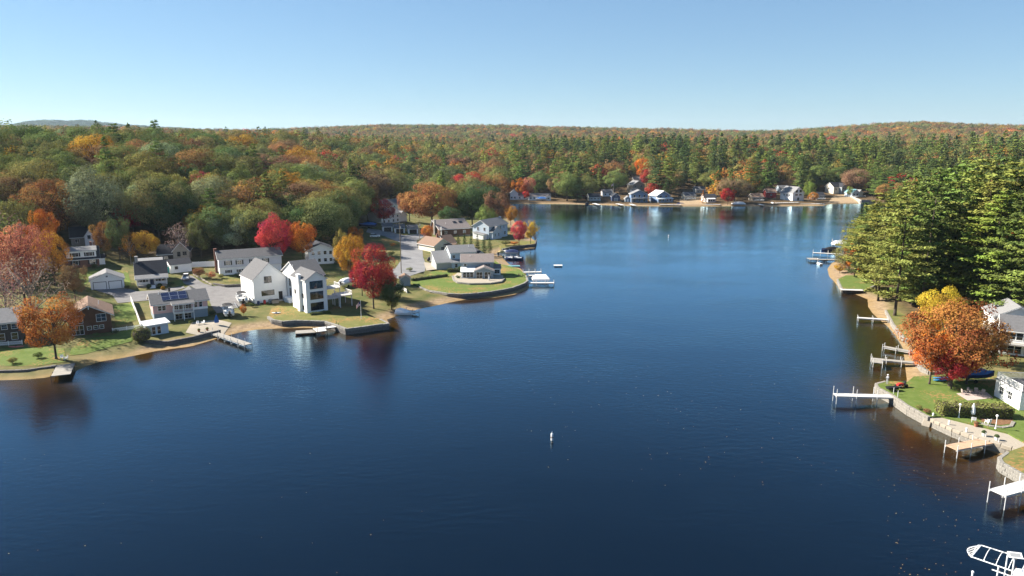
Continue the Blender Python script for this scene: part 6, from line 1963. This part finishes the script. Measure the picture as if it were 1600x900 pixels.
drape('patio', [(1494, 615), (1516, 612), (1542, 613), (1552, 622), (1512, 626)], 'paver', .03)
for u, v, a, l in ((1506, 616.5, 80, 'leftmost wooden garden chair on the paver patio'), (1515, 614.5, 20, 'second wooden garden chair from left on the paver patio'), (1526, 615, -10, 'third wooden garden chair from left on the paver patio'), (1534, 617, -60, 'rightmost wooden garden chair on the paver patio')):
    chair(l, G(u, v, .035), math.radians(a), 'paver')
for u, v, a, m, l in ((1521, 660, 150, 'boat_white', 'white chair just below the cream umbrella on the tan patio'), (1543, 663, 200, 'boat_white', 'white chair between the umbrella and the right lamp post'),
                      (97, 562, 30, 'boat_white', 'left white plastic chair on the left lawn dock head'), (103, 563, -40, 'boat_white', 'right white plastic chair on the left lawn dock head'),
                      (309, 508, 20, 'boat_white', 'left white chair on the pink house patio'), (317, 507, -30, 'boat_white', 'right white chair on the pink house patio'), (812, 432, 120, 'post_d', 'dark lawn chair at the water end of the green lawn'), (818, 433, 80, 'post_d', 'dark lawn chair beside the lower finger dock')):
    chair(l, G(u, v, .08), math.radians(a), m)


def planter(label, u, v, pot, plant, s_=1.0):
    p = G(u, v); g2 = np.random.default_rng(int(u)); n = 160
    d = unit(g2.normal(size=(n, 3))); d[:, 2] = np.abs(d[:, 2])
    r = leafy('planter', label, p, 0, d * .32 * s_ + np.array([0, 0, .55 * s_]), d, .09, plant, MB().tube((0, 0, .45 * s_), (0, 0, .75 * s_), .04, n=5), 'planter')
    MB().lathe([(.2 * s_, 0), (.3 * s_, .5 * s_), (.26 * s_, .5 * s_), (.24 * s_, .42 * s_)], 12).build('pot', M[pot], r)


planter('white flower pot with dark plant, left of two by the brown dock', 1537, 681, 'boat_white', 'dkgreen')
planter('white flower pot with dark plant, right of two by the brown dock', 1557, 687.5, 'boat_white', 'dkgreen')
planter('terracotta pot beside the white chairs on the tan patio', 1525, 665, 'terracotta', 'brown')
planter('brick coloured pot at the patio end of the long grey dock', 324, 517, 'terracotta', 'olive')
planter('brick coloured pot on the wall of the pink house patio', 311, 519, 'terracotta', 'olive')
for i, (u, v) in enumerate(((1456, 664), (1481, 676), (1508, 688))):
    r = thing('mooring_post', ('leftmost', 'middle', 'rightmost')[i] + ' white mooring post against the wall below the tan patio', 'post', W(u, v, 0), 0, 'patio mooring posts')
    MB().tube((0, 0, -1.2), (0, 0, 1.9), .13, n=10).build('shaft', M['white_trim'], r); MB().lathe([(.15, 1.9), (.15, 1.97), (.03, 2.1)], 10).build('cap', M['white_trim'], r)
r = thing('boulder', 'pale sloping boulder at the corner of the two stone walls', 'boulder', W(1450, 664, 0), .4)
b_ = stone_mesh('sandpave', 2).copy(); o = link('stone', b_, r, (0, 0, .3)); o.scale = (1.8, 1.3, 1.2); o.rotation_euler = (.2, .1, .3)

# patio ring wall and ground on the tan patio
stone_wall('curved low wall of the round planting bed on the tan patio', [(1532, 660), (1545, 664), (1565, 667), (1580, 665), (1584, 658)], 1.35, 1.75, 1, .9, 'stone_l')
drape('mulch_bed', [(1530, 651), (1560, 650), (1583, 652), (1582, 662), (1562, 664.5), (1534, 659)], 'mulch', .03)
# lawn tractor with trailer near the fisherman
r = thing('garden_tractor', 'red garden tractor on the lawn near the right shore corner', 'tractor', G(1408, 605), math.radians(200))
MB().loft([[(x, -w_, z0), (x, w_, z0), (x, w_ * .9, z1), (x, -w_ * .9, z1)] for x, w_, z0, z1 in ((-.2, .3, .35, .8), (.6, .3, .35, .85), (1.0, .24, .4, .7))]).build('bonnet', M['red'], r)
MB().box(-.95, -.2, -.32, .32, .4, .55).build('chassis', M['black'], r); MB().box(-.85, -.45, -.25, .25, .552, .72).box(-.88, -.78, -.25, .25, .72, 1.1).build('seat', M['black'], r)
MB().tube((-.25, 0, .8), (-.4, 0, 1.15), .03, n=6).lathe([(.18, 0), (.2, .03), (.16, .04)], 12, (-.42, 0, 1.13)).build('steering_wheel', M['black'], r)
for x, q in ((-.7, .33), (.7, .24)):
    for s_ in (-1, 1): MB().tube((x, s_ * .35, q), (x, s_ * .56, q), q, n=14).build('wheel', M['tyre'], r)
r = thing('garden_cart', 'black garden cart on the wall edge beside the white dock', 'cart', G(1394, 610.5), math.radians(10))
MB().loft([[(-.9, -.4, .3), (.9, -.4, .3), (.9, .4, .3), (-.9, .4, .3)], [(-1.1, -.5, .75), (1.1, -.5, .75), (1.1, .5, .75), (-1.1, .5, .75)]]).build('tub', M['black'], r)
for s_ in (-1, 1): MB().tube((0, s_ * .5, .25), (0, s_ * .6, .25), .25, n=14).build('wheel', M['tyre'], r)
MB().tube((1.0, 0, .5), (1.9, 0, .8), .03, n=6).build('handle', M['alu'], r)
# barrels and a bin box by the white house
for i, (u, v, m, l) in enumerate(((404, 476, 'navy_fab', 'blue barrel, leftmost along the front of the large white house'), (413.5, 474.5, 'red', 'red barrel along the front of the large white house'), (421.5, 473.5, 'grey_fab', 'grey barrel between red barrel and wooden box'))):
    r = thing('barrel', l, 'barrel', G(u, v)); MB().lathe([(.3, 0), (.36, .3), (.36, .7), (.3, 1.0)], 14).build('body', M[m], r); MB().lathe([(.31, 1.0), (.31, 1.05), (.1, 1.07)], 14).build('lid', M['black'], r)
r = thing('storage_box', 'grey wooden storage box beside the door of the large white house', 'box', G(430, 473.5), math.radians(32))
MB().box(-.9, .9, -.5, .5, 0, .95).build('box', M['taupe'], r); MB().box(-.95, .95, -.55, .55, .952, 1.05).build('lid', M['black'], r)
r = thing('water_play_float', 'pale green inflatable mat on the bank behind the marina', 'float', G(803, 417), math.radians(4))
for k in range(4): MB().tube((-2.2, k * .5 - .75, .25), (2.2, k * .5 - .75, .25), .24, n=10).build('chamber', M['roof_teal'], r)
r = thing('timber_ramp', 'grey timber ramp from the green lawn down to the small beach', 'ramp', W(672, 455, 1.4), math.radians(-20))
for k in range(5): o = MB().box(k * .9, k * .9 + .86, -.9, .9, -.1 - k * .12, -k * .12).build('plank_panel', M['wood'], r)
r = thing('boat_rack', 'pale timber boat trailer lying beside the pontoon boats', 'trailer', G(364, 480), math.radians(118))
MB().box(-3.2, 3.2, -.9, -.75, .35, .5).box(-3.2, 3.2, .75, .9, .35, .5).build('side_rail', M['alu'], r)
for x in (-3, -1, 1, 3): MB().box(x - .06, x + .06, -.748, .748, .36, .48).build('cross_member', M['alu'], r)
for s_ in (-1, 1): MB().tube((-.4, s_ * .92, .33), (-.4, s_ * 1.1, .33), .33, n=14).build('wheel', M['tyre'], r)
# radio mast on the left skyline
p = Vector((-262, 365, 0)); p.z = hz(p.x, p.y); p = Vector((W(3, 230, 30).x, 0, 0)); Y0 = 420.0; p = Vector(((3 - 800) / F * (Y0 * CP + 0 * SP) * 1.0, Y0, 0)); p.z = hz(p.x, p.y)
r = thing('radio_mast', 'thin radio mast above the treetops at the far left skyline', 'mast', p)
h = height_from(p, 162); b_ = MB()
for k in range(3):
    a = 2 * PI * k / 3; b_.tube((.5 * math.cos(a), .5 * math.sin(a), 0), (.12 * math.cos(a), .12 * math.sin(a), h), .05, n=5)
b_.build('mast', M['alu'], r)
for k in range(0, int(h), 2):
    q = .5 - .38 * k / h
    b_ = MB()
    for j in range(3): a, c = 2 * PI * j / 3, 2 * PI * (j + 1) / 3; b_.tube((q * math.cos(a), q * math.sin(a), k), (q * math.cos(c), q * math.sin(c), k + 1.4), .03, n=4)
    b_.build('bracing', M['alu'], r)

# ------------------------------------------------------------------ the person fishing on the wall corner
def person(label, p, rz):
    V = []; E_ = []; Rd = []

    def chain(pts, start=None):
        prev = start
        for x, y, z, q in pts:
            V.append((x, y, z)); Rd.append(q); k = len(V) - 1
            if prev is not None: E_.append((prev, k))
            prev = k
        return prev
    hip = chain([(0, 0, .95, .15)])
    chest = chain([(0, .01, 1.15, .14), (0, .02, 1.36, .16)], hip)
    neck = chain([(0, .02, 1.50, .065), (0, .0, 1.58, .085), (0, -.015, 1.68, .105), (0, -.01, 1.76, .08)], chest)
    for s in (-1, 1):
        chain([(s * .10, 0, .86, .10), (s * .12, -.02, .50, .07), (s * .12, .02, .12, .05), (s * .13, 0, .05, .05), (s * .14, -.16, .035, .04)], hip)
        sh = chain([(s * .19, .02, 1.42, .07), (s * .25, -.04, 1.18, .05), (s * .10, -.28, 1.16 + .06 * s, .038), (s * .05, -.36, 1.17 + .06 * s, .034)], chest)
        for k in range(5):
            o = (k - 2) * .017
            chain([(s * .03 + (.03 * s if k == 4 else 0), -.40, 1.18 + .06 * s + o, .009), (s * .0, -.43 + (.02 if k == 4 else 0), 1.18 + .06 * s + o, .008), (s * -.02, -.41, 1.17 + .06 * s + o, .008)], sh)
    me = bpy.data.meshes.new('body'); me.from_pydata(V, E_, []); me.materials.append(M['cloth_pale'])
    r = thing('person', label, 'person', p, rz)
    o = link('body', me, r)
    md = o.modifiers.new('skin', 'SKIN')
    for v, q in zip(me.skin_vertices[0].data, Rd): v.radius = (q, q)
    me.skin_vertices[0].data[0].use_root = True
    ss = o.modifiers.new('smooth', 'SUBSURF'); ss.levels = 1; ss.render_levels = 1
    MB().lathe([(.19, 1.755), (.20, 1.765), (.11, 1.775), (.105, 1.85), (.04, 1.88)], 14, (0, -.01, 0)).build('hat', M['white_trim'], r)
    MB().lathe([(.083, 1.6), (.1, 1.66), (.106, 1.71), (.1, 1.75)], 12, (0, -.018, 0)).build('face', M['skin'], r, smooth=True)
    nb = MB().tube((0, -.12, 1.69), (0, -.145, 1.665), .015, .02, 6); nb.build('nose', M['skin'], r)
    for s in (-1, 1):
        MB().lathe([(.005, -.01), (.012, 0), (.005, .01)], 6, (s * .035, -.115, 1.70)).build('eye', M['black'], r)
    return r


pp_ = G(1386, 600)
person('person in pale clothes and hat fishing from the stone wall corner', pp_, math.radians(-60))
r = thing('fishing_rod', 'long fishing rod held out over the water by the person', 'fishing rod', pp_)
f_ = Matrix.Rotation(math.radians(-60), 3, 'Z') @ Vector((0, -.41, 1.17))
MB().tube(f_ - Vector((-.25, .1, .12)), f_ + Vector((-1.6, -.5, 1.0)), .022, .008, 6).build('rod', M['wood'], r)
MB().tube(f_ + Vector((.0, 0, -.06)), f_ + Vector((.05, 0, -.14)), .04, n=8).build('reel', M['black'], r)

# ------------------------------------------------------------------ leaves fallen on the lake
g3 = np.random.default_rng(77)
uu = np.concatenate([g3.uniform(1380, 1640, 170), g3.uniform(820, 1560, 160), g3.uniform(0, 700, 20)]); vv = np.concatenate([g3.uniform(690, 930, 170), g3.uniform(560, 760, 160), g3.uniform(700, 900, 20)])
LP = np.array([tuple(W(a, b, .012)) for a, b in zip(uu, vv)])
LP = LP[poly_sd(LP[:, 0], LP[:, 1], LAKE) < -1]
n3 = len(LP); far_ = np.hypot(LP[:, 0], LP[:, 1])
V, Q, Tn = leaf_faces(LP, unit(np.array([0, 0, 1.0]) + g3.normal(size=(n3, 3)) * .05), g3.uniform(.04, .085, n3), g3.uniform(0, 1, n3), g3)
o = link('floating_leaves', leaf_mesh('floating_leaves', V, Q, Tn, M['leaf'])); o.color = (.40, .24, .11, 1)
tag(o, 'scattered fallen leaves floating on the lake', 'leaves', kind='stuff')

# ------------------------------------------------------------------ air
b = MB().box(-9500, 9500, -800, 9900, -7, 330)
hm = bpy.data.materials.new('thin_haze'); hm.use_nodes = True
hn = hm.node_tree; hn.nodes.clear()
pv = hn.nodes.new('ShaderNodeVolumePrincipled'); pv.inputs['Color'].default_value = (.62, .80, 1.0, 1); pv.inputs['Density'].default_value = HAZE
pv.inputs['Anisotropy'].default_value = .2
ho = hn.nodes.new('ShaderNodeOutputMaterial'); hn.links.new(pv.outputs[0], ho.inputs['Volume'])
tag(b.build('haze', hm), 'thin pale haze over the lake and hills', 'haze', kind='stuff')
